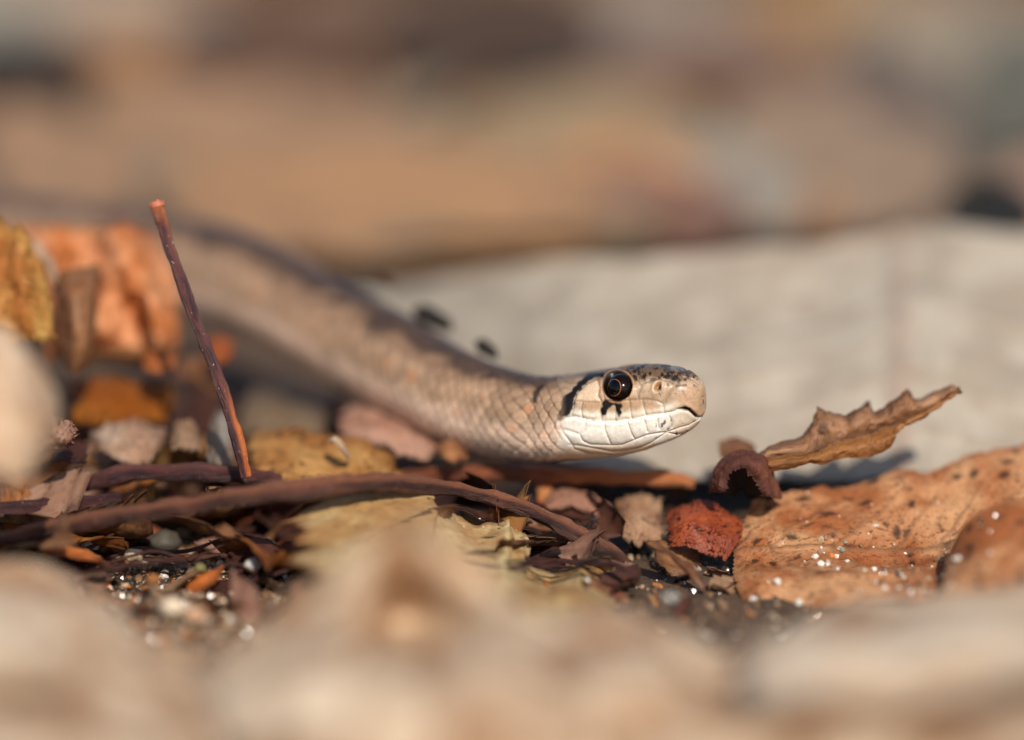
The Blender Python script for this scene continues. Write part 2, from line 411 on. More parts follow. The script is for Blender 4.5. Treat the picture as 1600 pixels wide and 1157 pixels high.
# px, top y, bottom y, half width mm, exponent, depth
tab = [(-300, 296, 450, 3.8, 2.1, 60), (-150, 303, 455, 3.8, 2.1, 55), (0, 309, 458, 3.8, 2.1, 48.5), (110, 316, 464, 3.75, 2.1, 43), (220, 328, 480, 3.7, 2.1, 37.5),
       (320, 346, 505, 3.65, 2.1, 32), (412, 376, 537, 3.55, 2.1, 26.5), (525, 436, 600, 3.4, 2.1, 19.5), (619, 487, 650, 3.25, 2.1, 13.8),
       (700, 537, 689, 3.05, 2.1, 9.2), (765, 569, 711, 2.85, 2.1, 6.4), (825, 588, 718, 2.75, 2.15, headdd(825)), (860, 590, 718, 2.85, 2.2, headdd(860)),
       (890, 585, 718, 3.1, 2.35, headdd(890)), (920, 580, 717, 3.25, 2.5, headdd(920)), (950, 575.5, 715, 3.25, 2.6, headdd(950)), (980, 571, 711, 3.05, 2.65, headdd(980)),
       (1010, 569, 705, 2.75, 2.6, headdd(1010)), (1035, 570, 698, 2.42, 2.55, headdd(1035)), (1055, 573, 690, 2.1, 2.5, headdd(1055)), (1072, 578.5, 680, 1.75, 2.5, headdd(1072)),
       (1083, 585, 671, 1.45, 2.45, headdd(1083)), (1090, 592, 664, 1.16, 2.4, headdd(1090)), (1095, 600, 656, .86, 2.3, headdd(1095)), (1098, 609, 648, .52, 2.2, headdd(1098)), (1099, 624, 632, .08, 2.0, headdd(1099))]
tab = np.array(tab)
kn = np.arange(len(tab))
ts = np.concatenate([np.linspace(0, 6, 90, endpoint=False), np.linspace(6, 9, 130, endpoint=False), np.linspace(9, 11, 110, endpoint=False),
                     np.linspace(11, 19, 250, endpoint=False), np.linspace(19, 25, 110)])
st = crspline(tab, ts)
NT = 288
cen = np.array([P(a[0], (a[1] + a[2]) / 2, a[5]) for a in st])
dsc = (D0 + st[:, 5]) / D0
hh = (st[:, 2] - st[:, 1]) / 2 / K0 * dsc
slope = np.arctan2(np.gradient((st[:, 1] + st[:, 2]) / 2), np.gradient(st[:, 0]))
hh = hh * np.where(ts < 11.5, np.cos(slope), 1.0)
ww = st[:, 3]; ex = np.clip(st[:, 4], 2, 3)
Tn = np.gradient(cen, axis=0); Tn /= np.linalg.norm(Tn, axis=1, keepdims=True)
hd = np.array([math.cos(YAW), -math.sin(YAW), 0.0])
bl = sst(10.5, 12.5, ts)[:, None]
Tn = Tn * (1 - bl) + hd * bl; Tn /= np.linalg.norm(Tn, axis=1, keepdims=True)
Sd = np.cross(Tn, np.array([0, 0, 1.0])); Sd /= np.linalg.norm(Sd, axis=1, keepdims=True)   # towards the camera side
Ud = np.cross(Sd, Tn)
th = (np.arange(NT) + 0.5) / NT * 2 * np.pi           # 0 = camera side, pi/2 = top
cs, sn = np.cos(th), np.sin(th)
def sup(c, e): return np.sign(c) * np.abs(c) ** (2 / e)
px_ = sup(cs[None, :], ex[:, None]) * ww[:, None]; pz_ = sup(sn[None, :], ex[:, None]) * hh[:, None]
# the lower jaw is narrower than the upper, the crown slightly narrower than the cheeks
hb = sst(12.5, 14.5, ts)[:, None]
rel = pz_ / np.maximum(hh[:, None], 1e-6)
px_ = px_ * (1 - hb * (0.13 * sst(-0.25, -0.95, rel) + 0.10 * sst(0.55, 1.0, rel)))
V = cen[:, None] + px_[..., None] * Sd[:, None] + pz_[..., None] * Ud[:, None]
nr = -grid_normals(V) if np.dot(grid_normals(V)[300, 10], Sd[300]) < 0 else grid_normals(V)
mir = (NT // 2 - 1 - np.arange(NT)) % NT              # theta -> pi - theta
near = cs >= 0
def fold(a): return np.where(near[None, :], a, a[:, mir])
qx, qy = project(V)
zx = (fold(qx) - 780) * 4; zy = (fold(qy) - 530) * 4    # marks are laid out on the near cheek and mirrored to the far one
arc = np.concatenate([[0], np.cumsum(np.linalg.norm(np.diff(cen, axis=0), axis=1))]); arc = arc - arc[np.searchsorted(ts, 12)]

def dline(pts, X=None, Y=None):
    X = zx if X is None else X; Y = zy if Y is None else Y
    d = np.full(X.shape, 1e9); pts = np.asarray(pts, float)
    for a, b in zip(pts[:-1], pts[1:]):
        ab = b - a; t_ = np.clip(((X - a[0]) * ab[0] + (Y - a[1]) * ab[1]) / (ab @ ab), 0, 1)
        d = np.minimum(d, np.hypot(X - a[0] - t_ * ab[0], Y - a[1] - t_ * ab[1]))
    return d
def inpoly(pts):
    pts = np.asarray(pts, float); ins = np.zeros(zx.shape, bool)
    for a, b in zip(pts, np.roll(pts, -1, 0)):
        c_ = ((a[1] > zy) != (b[1] > zy)) & (zx < (b[0] - a[0]) * (zy - a[1]) / (b[1] - a[1] + 1e-9) + a[0]); ins ^= c_
    return ins
def blob(pts, soft=9, wob=10, f=0.03):
    """signed softness of a polygon with a ragged border: 1 inside, 0 outside"""
    d = dline(list(pts) + [pts[0]]); d = np.where(inpoly(pts), d, -d) + wob * vnoise(np.stack([zx * f, zy * f, zx * 0 + 2.2], -1))
    return sst(-soft, soft, d)

mouth = [(380, 512), (420, 492), (470, 484), (520, 495), (580, 506), (640, 512), (720, 513), (830, 500), (920, 481), (1000, 468), (1035, 465), (1080, 452), (1120, 438), (1160, 433), (1190, 444), (1215, 466), (1245, 490), (1262, 490), (1290, 470)]
seams = [[(545, 518), (530, 560), (502, 598)], [(660, 520), (660, 570), (680, 620), (700, 665)], [(800, 512), (815, 560), (830, 600), (850, 632)],
         [(905, 500), (918, 545), (925, 580)], [(990, 478), (990, 520), (1000, 562)], [(1058, 470), (1080, 515), (1078, 548), (1050, 585)],
         [(330, 560), (385, 562), (440, 575), (502, 598), (520, 640), (570, 662), (700, 667), (770, 664), (850, 632), (925, 602), (1000, 590), (1050, 585), (1130, 556), (1190, 540), (1250, 500)],
         [(385, 562), (380, 530), (372, 512)], [(385, 562), (410, 605), (450, 655)], [(440, 662), (520, 672), (620, 690), (700, 706), (780, 702), (880, 682), (950, 652), (1010, 612), (1050, 585)],
         [(940, 684), (1000, 672), (1090, 640), (1150, 600)], [(450, 655), (470, 690), (560, 718), (700, 728)], [(1060, 590), (1110, 600), (1180, 590)],
         [(468, 385), (465, 430), (452, 475)], [(520, 395), (510, 440), (522, 494)], [(640, 398), (630, 450), (640, 510)], [(726, 400), (726, 512)],
         [(815, 390), (820, 440), (830, 500)], [(896, 385), (905, 430), (921, 480)], [(1024, 402), (1030, 440), (1035, 465)],
         [(465, 382), (540, 391), (620, 396), (660, 386), (760, 388), (830, 381), (920, 378), (985, 386), (1030, 410)],
         [(468, 385), (488, 332), (555, 272), (612, 248)], [(612, 248), (628, 300), (615, 350), (640, 396)], [(650, 235), (640, 300), (658, 372)],
         [(832, 285), (815, 340), (800, 385)], [(868, 262), (890, 292), (870, 340), (866, 380)], [(890, 280), (940, 260), (1000, 250), (1060, 262), (1100, 290)],
         [(870, 258), (880, 205), (900, 172)], [(1100, 290), (1062, 340), (1032, 402)], [(1100, 290), (1150, 236), (1200, 245), (1255, 285)], [(1000, 250), (1010, 200), (1060, 165)],
         [(1060, 262), (1110, 215), (1160, 190)], [(820, 232), (760, 185), (690, 190), (640, 230)], [(820, 232), (870, 258)],
         [(330, 300), (400, 300), (450, 320)], [(300, 420), (360, 400), (400, 380)], [(330, 300), (290, 360), (300, 420), (330, 480), (372, 512)], [(380, 240), (420, 270), (480, 270)]]
dm = dline(mouth)
ds = np.min([dline(s) for s in seams], 0)
headw = sst(330, 430, zx) * sst(11.6, 12.4, ts)[:, None]          # 1 on the head plates, 0 on neck and body
# body scales: a diamond lattice, tips towards the tail
M_ = 30
irr = vnoise(np.stack([arc[:, None] * .7 + 0 * th, np.cos(th)[None] * 2.2 + 0 * arc[:, None], np.sin(th)[None] * 2.2 + 0 * arc[:, None]], -1))
u_ = arc[:, None] / 0.92 + .16 * irr; v_ = th[None, :] / (2 * np.pi) * M_
A_ = u_ + 0.5 * v_; B_ = u_ - 0.5 * v_
fa, fb = (A_ % 1) - 0.5, (B_ % 1) - 0.5
ed = 0.5 - (np.abs(fa) ** 3.2 + np.abs(fb) ** 3.2) ** (1 / 3.2)                       # 0 at the border
along = (fa + fb) / 2                                                # + towards the head
keel = np.exp(-((fa - fb) / 0.10) ** 2)
cellid = np.floor(A_) * 12.9898 + np.floor(B_) * 78.233
crand = np.abs(np.sin(cellid) * 43758.5453) % 1
hs_body = 0.09 * sst(-0.08, 0.14, ed) - 0.11 * along + 0.02 * keel * sst(0.02, 0.2, ed)
hs_head = 0.07 * (sst(0, 8, ds) - 1) + 0.035 * (sst(0, 26, ds) - 1) - 0.13 * np.exp(-(dm / 7.5) ** 2) + 0.05 * np.exp(-((dm - 20) / 16) ** 2)
hs = hs_body * (1 - headw) + hs_head * headw
hs = hs * np.minimum(1, ww[:, None] / 0.9)
n3a = vnoise(np.stack([zx * 0.055, zy * 0.055, zx * 0 + 1.5], -1))
# nostril pit, lip notch, brow
dn = np.hypot((zx - 990) * 1.15 + (zy - 298) * .35, (zy - 298) * 0.82)
hs = hs + headw * (0.10 * np.exp(-((dn - 34) / 14) ** 2) - 0.26 * sst(25, 8, dn + 7 * n3a))
notch = blob([(1115, 438), (1160, 424), (1195, 432), (1225, 462), (1255, 492), (1238, 495), (1210, 474), (1185, 452), (1150, 444)], 5, 2)
hs = hs - 0.28 * notch * headw
EYE = (740, 296)
de = np.hypot(zx - EYE[0], zy - EYE[1])
hs = hs + headw * (0.09 * np.exp(-((de - 98) / 13) ** 2) - 0.75 * sst(93, 70, de))
V = V + nr * hs[..., None]

# --- colours of the skin
S_ = lambda c: lin(c)
def mixv(a, b, w_): return a * (1 - w_[..., None]) + b * w_[..., None]
n3a = vnoise(np.stack([zx * 0.055, zy * 0.055, zx * 0 + 1.5], -1)); n3b = vnoise(np.stack([zx * 0.018, zy * 0.018, zx * 0 + 4.5], -1))
n3c = vnoise(np.stack([zx * 0.10, zy * 0.13, zx * 0 + 9.5], -1))
my = np.interp(zx, [m_[0] for m_ in mouth], [m_[1] for m_ in mouth])
tan_ = np.broadcast_to(S_((166, 138, 110)), zx.shape + (3,)).copy()
hc = mixv(tan_, S_((190, 162, 134)), sst(-0.4, 0.6, n3b))
hc = mixv(hc, S_((104, 80, 58)), sst(292, 215, zy + 10 * n3b))                                   # crown
lab = sst(my - 82, my - 20, zy + 14 * n3b)
hc = mixv(hc, S_((232, 218, 198)), lab * 0.95)
hc = mixv(hc, S_((246, 238, 226)), sst(my - 5, my + 5, zy))
hc = mixv(hc, S_((220, 192, 162)), sst(640, 700, zy + 0.05 * (zx - 700)))
hc = mixv(hc, S_((180, 146, 116)), sst(1060, 1150, zx) * sst(my - 2, my - 12, zy) * sst(270, 310, zy))   # rostral
hc = mixv(hc, S_((222, 204, 182)), sst(1000, 1150, zx) * sst(my, my + 10, zy))
hc = mixv(hc, S_((226, 196, 164)), blob([(495, 330), (560, 275), (608, 255), (622, 300), (612, 350), (630, 392), (540, 388), (475, 380)], 10, 4) * 0.8)
for pl in ([(525, 395), (630, 400), (622, 450), (560, 450), (520, 440)], [(760, 392), (812, 392), (815, 450), (775, 455)], [(825, 390), (893, 388), (903, 440), (850, 455)], [(908, 388), (1010, 400), (1018, 425), (960, 450), (915, 440)]):
    hc = mixv(hc, S_((178, 140, 106)), blob(pl, 18, 10) * 0.75)
hc = mixv(hc, S_((92, 66, 46)), 0.5 * np.exp(-(ds / 3.8) ** 2) * (0.55 + 0.45 * sst(-0.5, 0.5, n3b)))
fine = vnoise(np.stack([zx * 0.16, zy * 0.2, zx * 0 + 3.5], -1)) + .6 * vnoise(np.stack([zx * 0.34, zy * 0.4, zx * 0 + 6.5], -1))
hc = hc * (1 + 0.11 * fine * sst(my + 4, my - 6, zy) + 0.035 * fine)[..., None]
hc = mixv(hc, S_((70, 52, 38)), sst(.35, .8, fine + .5 * n3a) * sst(my - 30, my - 90, zy) * .8 * sst(800, 900, zx))
# dark vermiculation on the snout and crown
ver = sst(-0.10, 0.10, n3a + 0.45 * n3c + .3 * fine) * sst(296, 236, zy + 16 * n3b) * sst(740, 830, zx) * sst(1260, 1150, zx + 40 * n3b)
hc = mixv(hc, S_((30, 22, 18)), ver * 0.95)
hc = mixv(hc, S_((40, 30, 24)), sst(0.42, 0.55, n3a + .3 * n3c) * sst(840, 900, zx) * sst(330, 270, zy) * 0.8)
hc = mixv(hc, S_((45, 34, 28)), sst(0.46, 0.6, n3a + .3 * n3c) * sst(880, 1000, zx) * sst(490, 510, zy) * 0.85)
hc = mixv(hc, S_((24, 18, 15)), blob([(560, 215), (660, 200), (655, 240), (600, 235), (560, 262), (498, 318), (470, 372), (464, 440), (440, 470), (398, 488), (386, 522), (366, 512), (356, 475), (390, 442), (392, 380), (412, 346), (452, 318), (482, 280), (528, 242)], 7, 9, 0.045))
hc = mixv(hc, S_((12, 9, 8)), blob([(655, 375), (772, 375), (764, 440), (762, 482), (736, 492), (727, 440), (712, 412), (690, 430), (664, 482), (640, 488), (632, 445)], 6, 8, 0.05))
hc = mixv(hc, S_((16, 11, 9)), sst(99, 88, de))
hc = mixv(hc, S_((205, 150, 95)), np.exp(-((de - 103) / 6) ** 2) * 0.55)
hc = mixv(hc, S_((160, 104, 54)), sst(34, 12, dn + 14 * n3a) * .8); hc = mixv(hc, S_((25, 12, 6)), sst(20, 8, np.hypot(zx - 1004, (zy - 304) * .7) + 5 * n3a))
hc = mixv(hc, S_((40, 20, 14)), np.exp(-(dm / 3.6) ** 2) * (0.35 + 0.65 * sst(980, 1100, zx)))
hc = mixv(hc, S_((38, 14, 12)), notch)
hc = mixv(hc, S_((150, 160, 165)), sst(205, 180, zy + 8 * n3b) * sst(1000, 1120, zx) * 0.35)  # bluish grey paints a sky reflection on top of the snout
# body: dorsum brown, flank tan, belly pinkish cream
ang = np.abs(np.arctan2(np.where(near, 1, -1) * np.abs(cs), sn)) if False else np.arccos(np.clip(sn, -1, 1))   # 0 at the spine, pi at the belly
ang = np.broadcast_to(ang[None, :], zx.shape)
bn = vnoise(np.stack([arc[:, None] * 0.5 + 0 * ang, ang * 3, 0 * ang + 7], -1))
bc = np.broadcast_to(S_((166, 135, 108)), zx.shape + (3,)).copy()
bc = mixv(bc, S_((138, 108, 84)), sst(1.05, 0.6, ang + 0.15 * bn))
bn2 = fbm(np.stack([arc[:, None] * 0.42 + 0 * ang, ang * 2.2, 0 * ang + 17], -1), 3)
bc = mixv(bc, S_((66, 50, 40)), sst(0.80, 0.34, ang + 0.55 * bn2) * .92)
bc = mixv(bc, S_((228, 196, 172)), sst(1.3, 1.8, ang + 0.12 * bn))
bc = mixv(bc, S_((226, 200, 180)), sst(2.1, 2.5, ang))
bc = bc * (0.78 + 0.40 * crand)[..., None]
ph = ((arc / 3.4)[:, None] + 0.35 * bn) % 1
spot = np.exp(-((ang - 0.46 - 0.1 * bn) / 0.16) ** 2) * np.exp(-((ph - 0.5) / 0.22) ** 2)
bc = mixv(bc, S_((34, 25, 20)), np.clip(1.3 * spot, 0, 0.8) * sst(0.35, 0.75, crand) * sst(-.15, .3, bn2))
bc = mixv(bc, S_((180, 108, 60)), (crand > 0.93) * sst(0.9, 1.1, ang) * sst(1.9, 1.6, ang) * 0.45)
bc = mixv(bc, S_((58, 42, 34)), sst(0.09, -0.08, ed) * (0.42 - 0.26 * sst(1.5, 2.2, ang)))
bc = mixv(bc, S_((26, 18, 15)), blob([(300, 285), (250, 335), (235, 400), (212, 405), (215, 350), (245, 305)], 9, 10) * 0.9 * sst(11, 11.6, ts)[:, None])
col = mixv(bc, hc, headw)
nring = len(ts)
F = grid_faces(nring, NT, True)
if True:
    F = F[:, ::-1]
F = F.tolist(); F.append([(nring - 1) * NT + k for k in range(NT)][::-1]); F.append(list(range(NT)))
skin_m = attr_mat('snake_skin', 0.40, 0.38, coat=0.06, bump=0.3)
base = P(800, 720, 5)
snake = empty('snake', base, 'small tan brown snake with black cheek streak, head raised over the leaf litter', 'snake')
mesh('body', V.reshape(-1, 3), F, skin_m, snake, cols=col.reshape(-1, 3))

# eyes
i0, j0 = np.unravel_index(np.argmin(np.where(near[None, :] & (ts[:, None] > 12), np.hypot((qx - 780) * 4 - EYE[0], (qy - 530) * 4 - EYE[1]), 1e9)), zx.shape)
m_eye = plain_mat('eye_dark_brown', (20, 11, 7), 0.14, 0.0, 0.22)
m_ring = plain_mat('iris_copper', (140, 84, 46), 0.3, 0.0)
m_pup = plain_mat('pupil_black', (3, 3, 3), 0.06, 0.0, 0.4)
def cap(r, a0, a1, n=48, k=10):
    a = np.linspace(a0, a1, k); p = np.linspace(0, 2 * np.pi, n, endpoint=False)
    return np.stack([r * np.sin(a)[:, None] * np.cos(p), r * np.sin(a)[:, None] * np.sin(p), r * np.cos(a)[:, None] + 0 * p], -1)
for sgn, j in ((1, j0), (-1, mir[j0])):
    surf = cen[i0] + px_[i0, j] * Sd[i0] + pz_[i0, j] * Ud[i0]
    nn = nr[i0, j] * 0.55 + Sd[i0] * sgn * 0.45; nn = nn / np.linalg.norm(nn)
    R_ = 1.02; c_ = surf - nn * (R_ - 0.30)
    look = nn * 0.6 + Sd[i0] * sgn * 0.4 - hd * 0.22; look /= np.linalg.norm(look)
    q = Vector(look).to_track_quat('Z', 'Y').to_matrix(); Q = np.array(q)
    def put(name, g_, m, par):
        k, n = g_.shape[:2]
        return mesh(name, (g_.reshape(-1, 3) @ Q.T) + c_, grid_faces(k, n, True)[:, ::-1], m, par, origin=np.array(snake.location) / MM)
    e = put('eye', cap(R_, 0.004, math.pi - 0.004, 64, 40), m_eye, snake)
    put('iris', cap(R_ * 1.006, 0.56, 0.61, 64, 4), m_ring, e)
    put('pupil', cap(R_ * 1.008, 0.004, 0.548, 64, 12), m_pup, e)

# ------------------------------------------------------------------ leaf colours
TAN = leaf_mat((228, 202, 168), (206, 172, 142), (140, 100, 72), spots=0.25, transl=0.2, freckle=0.35)
CREAM = leaf_mat((230, 204, 174), (206, 170, 138), (150, 112, 80), spots=0.15, transl=0.25, freckle=0.25)
PALE = leaf_mat((184, 172, 154), (164, 150, 132), (140, 110, 94), vein=(150, 112, 96), spots=0.3, transl=0.12, rough=0.7, edge=0.1, freckle=0.15, veinmix=0.4, gate=.93)
SPOT = leaf_mat((206, 154, 108), (162, 94, 50), (74, 42, 26), spots=0.85, transl=0.18, rough=0.6, freckle=1.3, gate=0.3, sscale=0.55, veinmix=0.75)
BROWN = leaf_mat((158, 110, 72), (118, 76, 48), (58, 34, 22), spots=0.55, transl=0.15, rough=0.45, freckle=0.7)
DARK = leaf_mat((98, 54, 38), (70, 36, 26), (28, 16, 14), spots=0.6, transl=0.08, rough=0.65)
RUST = leaf_mat((186, 92, 52), (140, 62, 36), (40, 20, 14), gate=.2, spots=0.9, transl=0.25, rough=0.4)
LEAFRUST = leaf_mat((204, 122, 62), (160, 84, 42), (70, 36, 22), spots=.7, transl=.25)
ORANGE = leaf_mat((230, 160, 104), (216, 126, 62), (120, 62, 34), spots=0.45, transl=0.35, rough=0.5, freckle=0.3)
AMBER = leaf_mat((196, 122, 40), (168, 92, 28), (80, 44, 18), spots=0.3, transl=0.4, rough=0.4)
OCHRE = leaf_mat((218, 170, 92), (186, 116, 52), (104, 62, 32), spots=0.7, transl=0.35, rough=0.5)
YGREEN = leaf_mat((204, 178, 130), (180, 138, 86), (120, 72, 32), vein=(226, 212, 160), spots=0.5, transl=0.3, rough=0.6, edge=0.85, freckle=0.9)
YELLOW = leaf_mat((208, 160, 96), (174, 116, 60), (110, 70, 34), spots=0.5, transl=0.35, rough=0.5)
PINK = leaf_mat((196, 152, 128), (176, 128, 104), (110, 70, 54), spots=0.25, transl=0.2, rough=0.5)
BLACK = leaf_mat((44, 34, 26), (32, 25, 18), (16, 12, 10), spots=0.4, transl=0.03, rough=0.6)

def leaf(rows, mat, label, group=None, name='dry_leaf', nu=70, nv=40, jag=(0.02, 0.02, 0.02, 0.02), nj=9, lin_u=False, seed=1.0, **kw):
    Vg = patch(rows, nu, nv, jag, lin_u, nj, seed)
    o = sheet(name, Vg, mat, seed=seed, **kw)
    return tag(o, label, 'leaf', group)

# ------------------------------------------------------------------ the pale leaf behind the head
leaf([[(540, 452, 56), (640, 438, 50), (760, 418, 43), (880, 402, 38), (1000, 398, 36), (1150, 390, 36), (1300, 372, 37), (1450, 346, 38), (1560, 352, 39), (1780, 372, 42)],
      [(560, 490, 50), (650, 480, 45), (770, 470, 38), (880, 480, 32), (1000, 470, 30), (1150, 465, 29), (1300, 455, 30), (1450, 440, 30), (1560, 440, 31), (1780, 450, 34)],
      [(585, 560, 43), (670, 560, 37), (780, 580, 29), (880, 600, 22), (1000, 590, 20), (1150, 585, 19), (1300, 580, 19), (1450, 570, 19), (1560, 570, 20), (1780, 570, 24)],
      [(620, 640, 35), (700, 660, 28), (800, 690, 21), (890, 720, 14), (1000, 745, 10), (1150, 755, 9), (1300, 755, 9), (1450, 745, 9), (1560, 735, 10), (1780, 730, 13)]],
     PALE, 'large pale grey bleached leaf lying behind the snake\'s head', nu=150, nv=80, jag=(0.03, 0.02, 0.02, 0.01), vein_axis=1, vcenter=0.745, crinkle=0.8, cfreq=0.1, vein_relief=0.3, thick=0.2)

# ------------------------------------------------------------------ far litter
def gdd(px, py, z): return float((G(px, py, z) - CAM) @ fwd - D0)
FAR = [  # px, py, w, h, slant px, colour, what
    (110, 20, 420, 130, 0, (184, 174, 152), 'pale grey leaf far behind, above the black hollow'),
    (45, 118, 190, 120, 10, (30, 25, 16), 'near-black sheet standing in for the shade of the far hollow'),  # near-black colour paints the shade in a gap between leaves
    (300, 235, 560, 190, 30, (188, 140, 100), 'broad tan brown leaf in the blurred litter above the snake\'s back'),
    (420, 75, 300, 120, -20, (116, 80, 56), 'dark brown leaf far behind, beside the pale grey one'),
    (770, 40, 330, 150, 0, (88, 64, 46), 'darkest brown leaf of the far litter, behind the orange tan one'),
    (625, 140, 300, 150, 20, (214, 146, 90), 'bright orange tan leaf in the far litter'),
    (640, 320, 620, 150, 60, (202, 146, 96), 'wide sandy orange leaf just beyond the snake\'s back'),
    (80, 278, 380, 70, 20, (222, 192, 162), 'cream leaf beyond the snake\'s tailward coil'),
    (960, 70, 420, 150, -30, (152, 132, 116), 'taupe leaf far behind, above the rosy brown leaf'),
    (1270, 25, 380, 110, 10, (204, 146, 74), 'golden yellow leaf at the far edge of the litter'),
    (1140, 150, 420, 130, -30, (142, 100, 76), 'brown leaf below the far golden yellow one'),
    (1110, 290, 240, 130, 10, (182, 166, 144), 'small pale beige leaf standing behind the bleached leaf'),
    (930, 230, 320, 150, 20, (186, 152, 108), 'olive tan leaf between the rosy brown and orange litter'),
    (930, 340, 380, 100, 0, (160, 114, 92), 'rosy brown leaf along the far rim of the bleached leaf'),
    (1300, 250, 320, 190, -20, (176, 142, 112), 'tan leaf beyond the bleached leaf, beside the grey strip'),
    (1430, 215, 130, 240, 120, (118, 98, 86), 'slanting grey brown leaf strip beyond the bleached leaf'),
    (1490, 90, 330, 170, 0, (176, 156, 128), 'beige leaf far behind, beside the golden yellow one'),
    (1550, 325, 130, 110, 0, (52, 42, 24), 'dark olive leaf scrap at the rim of the bleached leaf'),
    (1620, 310, 110, 100, 0, (190, 146, 120), 'pinkish leaf scrap beside the dark olive one'),
    (1610, 160, 170, 200, 0, (116, 112, 96), 'greenish grey leaf at the far litter'),
]
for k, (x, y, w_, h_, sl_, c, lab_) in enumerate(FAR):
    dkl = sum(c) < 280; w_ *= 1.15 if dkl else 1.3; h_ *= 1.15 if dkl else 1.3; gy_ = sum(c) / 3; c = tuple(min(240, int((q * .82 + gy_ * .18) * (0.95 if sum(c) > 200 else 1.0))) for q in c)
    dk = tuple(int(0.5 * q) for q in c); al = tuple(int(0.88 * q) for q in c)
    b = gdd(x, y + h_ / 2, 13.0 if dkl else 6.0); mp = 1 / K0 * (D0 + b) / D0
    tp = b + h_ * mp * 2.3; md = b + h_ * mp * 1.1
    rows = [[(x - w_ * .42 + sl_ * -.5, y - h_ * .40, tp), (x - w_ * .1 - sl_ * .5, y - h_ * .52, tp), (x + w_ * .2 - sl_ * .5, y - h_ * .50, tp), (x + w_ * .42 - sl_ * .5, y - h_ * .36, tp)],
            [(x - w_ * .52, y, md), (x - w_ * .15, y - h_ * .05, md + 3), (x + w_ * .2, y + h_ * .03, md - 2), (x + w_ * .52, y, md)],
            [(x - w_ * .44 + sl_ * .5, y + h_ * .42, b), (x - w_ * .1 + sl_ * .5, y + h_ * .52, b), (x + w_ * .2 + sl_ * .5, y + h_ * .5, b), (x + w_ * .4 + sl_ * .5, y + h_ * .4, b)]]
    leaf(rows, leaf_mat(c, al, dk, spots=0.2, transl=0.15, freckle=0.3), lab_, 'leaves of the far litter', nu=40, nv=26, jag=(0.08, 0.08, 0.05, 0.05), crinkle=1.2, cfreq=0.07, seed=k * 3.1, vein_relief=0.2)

FILL = [((196, 152, 114), 'plain tan'), ((166, 126, 96), 'plain mid brown'), ((208, 174, 138), 'plain sandy'), ((146, 112, 86), 'plain dark brown'), ((200, 144, 96), 'plain orange brown'), ((184, 164, 136), 'plain grey beige')]
rs = np.random.RandomState(21)
fillm = [leaf_mat(c, tuple(int(.85 * q) for q in c), tuple(int(.45 * q) for q in c), spots=0.3) for c, _ in FILL]
for k in range(190):
    y = 62 + 520 * rs.rand() ** 1.2; half = (y + 225) / D0 * 37 + 12
    x = (rs.rand() * 2 - 1) * half
    if y < 100 and x > -48: continue
    L = 30 + 34 * rs.rand(); i = rs.randint(len(FILL))
    Vg = outline_leaf(L, L * (0.55 + 0.2 * rs.rand()), 36, 19, bend=(rs.rand() - .5) * 0.5, cup=0.05 + 0.14 * rs.rand(), twist=(rs.rand() - .5) * 0.5, rs=rs)
    Vg = place(Vg, np.zeros(3), rs.rand() * 6.28, 0.16 * (rs.rand() - .5), 0.25 * (rs.rand() - .5))
    Vg[..., 2] = (Vg[..., 2] - Vg[..., 2].min()) * .6; Vg += np.array([x, y, terrain(np.array(x), np.array(y)) + 0.2 + 2.5 * rs.rand()])
    o = sheet('dry_leaf', Vg, fillm[i], crinkle=0.5, cfreq=0.12, seed=k * 1.7, vein_relief=0.15)
    tag(o, FILL[i][1] + ' dry leaf strewn on the ground in the far litter', 'leaf', FILL[i][1] + ' leaves strewn in the far litter')

# ------------------------------------------------------------------ left cluster
leaf([[(-80, 318, 8), (0, 322, 7), (30, 338, 7), (48, 372, 6), (75, 432, 6)], [(-80, 440, 7), (0, 440, 5), (35, 440, 4), (62, 460, 5), (90, 480, 6)], [(-80, 570, 5), (0, 556, 5), (45, 552, 5), (75, 545, 5), (98, 528, 6)]],
     OCHRE, 'mottled golden ochre leaf standing upright beside the orange curled leaves', jag=(0.14, 0.10, 0.02, 0.14), crinkle=0.9, cfreq=.3, nu=90, nv=60, seed=2)
leaf([[(10, 350, 22), (70, 345, 20), (130, 352, 18), (190, 342, 16), (240, 350, 18), (280, 405, 23)], [(30, 420, 19), (90, 425, 14), (140, 410, 17), (195, 415, 12), (245, 430, 15), (285, 460, 21)], [(50, 500, 17), (100, 490, 15), (150, 500, 12), (200, 490, 14), (250, 500, 13), (292, 505, 19)], [(70, 575, 16), (130, 572, 14), (180, 565, 15), (220, 572, 13), (260, 560, 14), (298, 545, 18)]],
     leaf_mat((242, 176, 124), (206, 124, 66), (100, 50, 28), spots=0.7, transl=0.35, rough=0.5, freckle=0.6, edge=.7), 'bright crumpled orange leaf standing behind the upright stalk', nu=110, nv=80, crinkle=1.3, cfreq=.28, seed=5, jag=(.06, .06, .03, .05))
leaf([[(72, 418, 11), (110, 415, 10), (150, 405, 11), (160, 420, 13)], [(85, 470, 9), (112, 468, 7), (148, 450, 9), (152, 470, 12)], [(92, 530, 9), (120, 540, 7), (142, 545, 8), (152, 530, 12)], [(100, 582, 10), (112, 590, 8), (130, 580, 9), (150, 560, 12)]],
     BROWN, 'brown curled leaf edge with orange inside, leaning on the orange leaf', crinkle=0.35, seed=8, jag=(0.05, 0.08, 0.03, 0.03), nu=40)
leaf([[(130, 520, 17), (190, 530, 16), (245, 530, 16), (285, 520, 17)], [(125, 545, 14), (190, 552, 13), (240, 555, 12), (280, 545, 14)], [(120, 562, 15), (190, 566, 15), (240, 572, 13), (272, 560, 15)]],
     BROWN, 'dark brown leaf rim curling under the orange leaf', crinkle=0.2, seed=9, nu=40, nv=20)
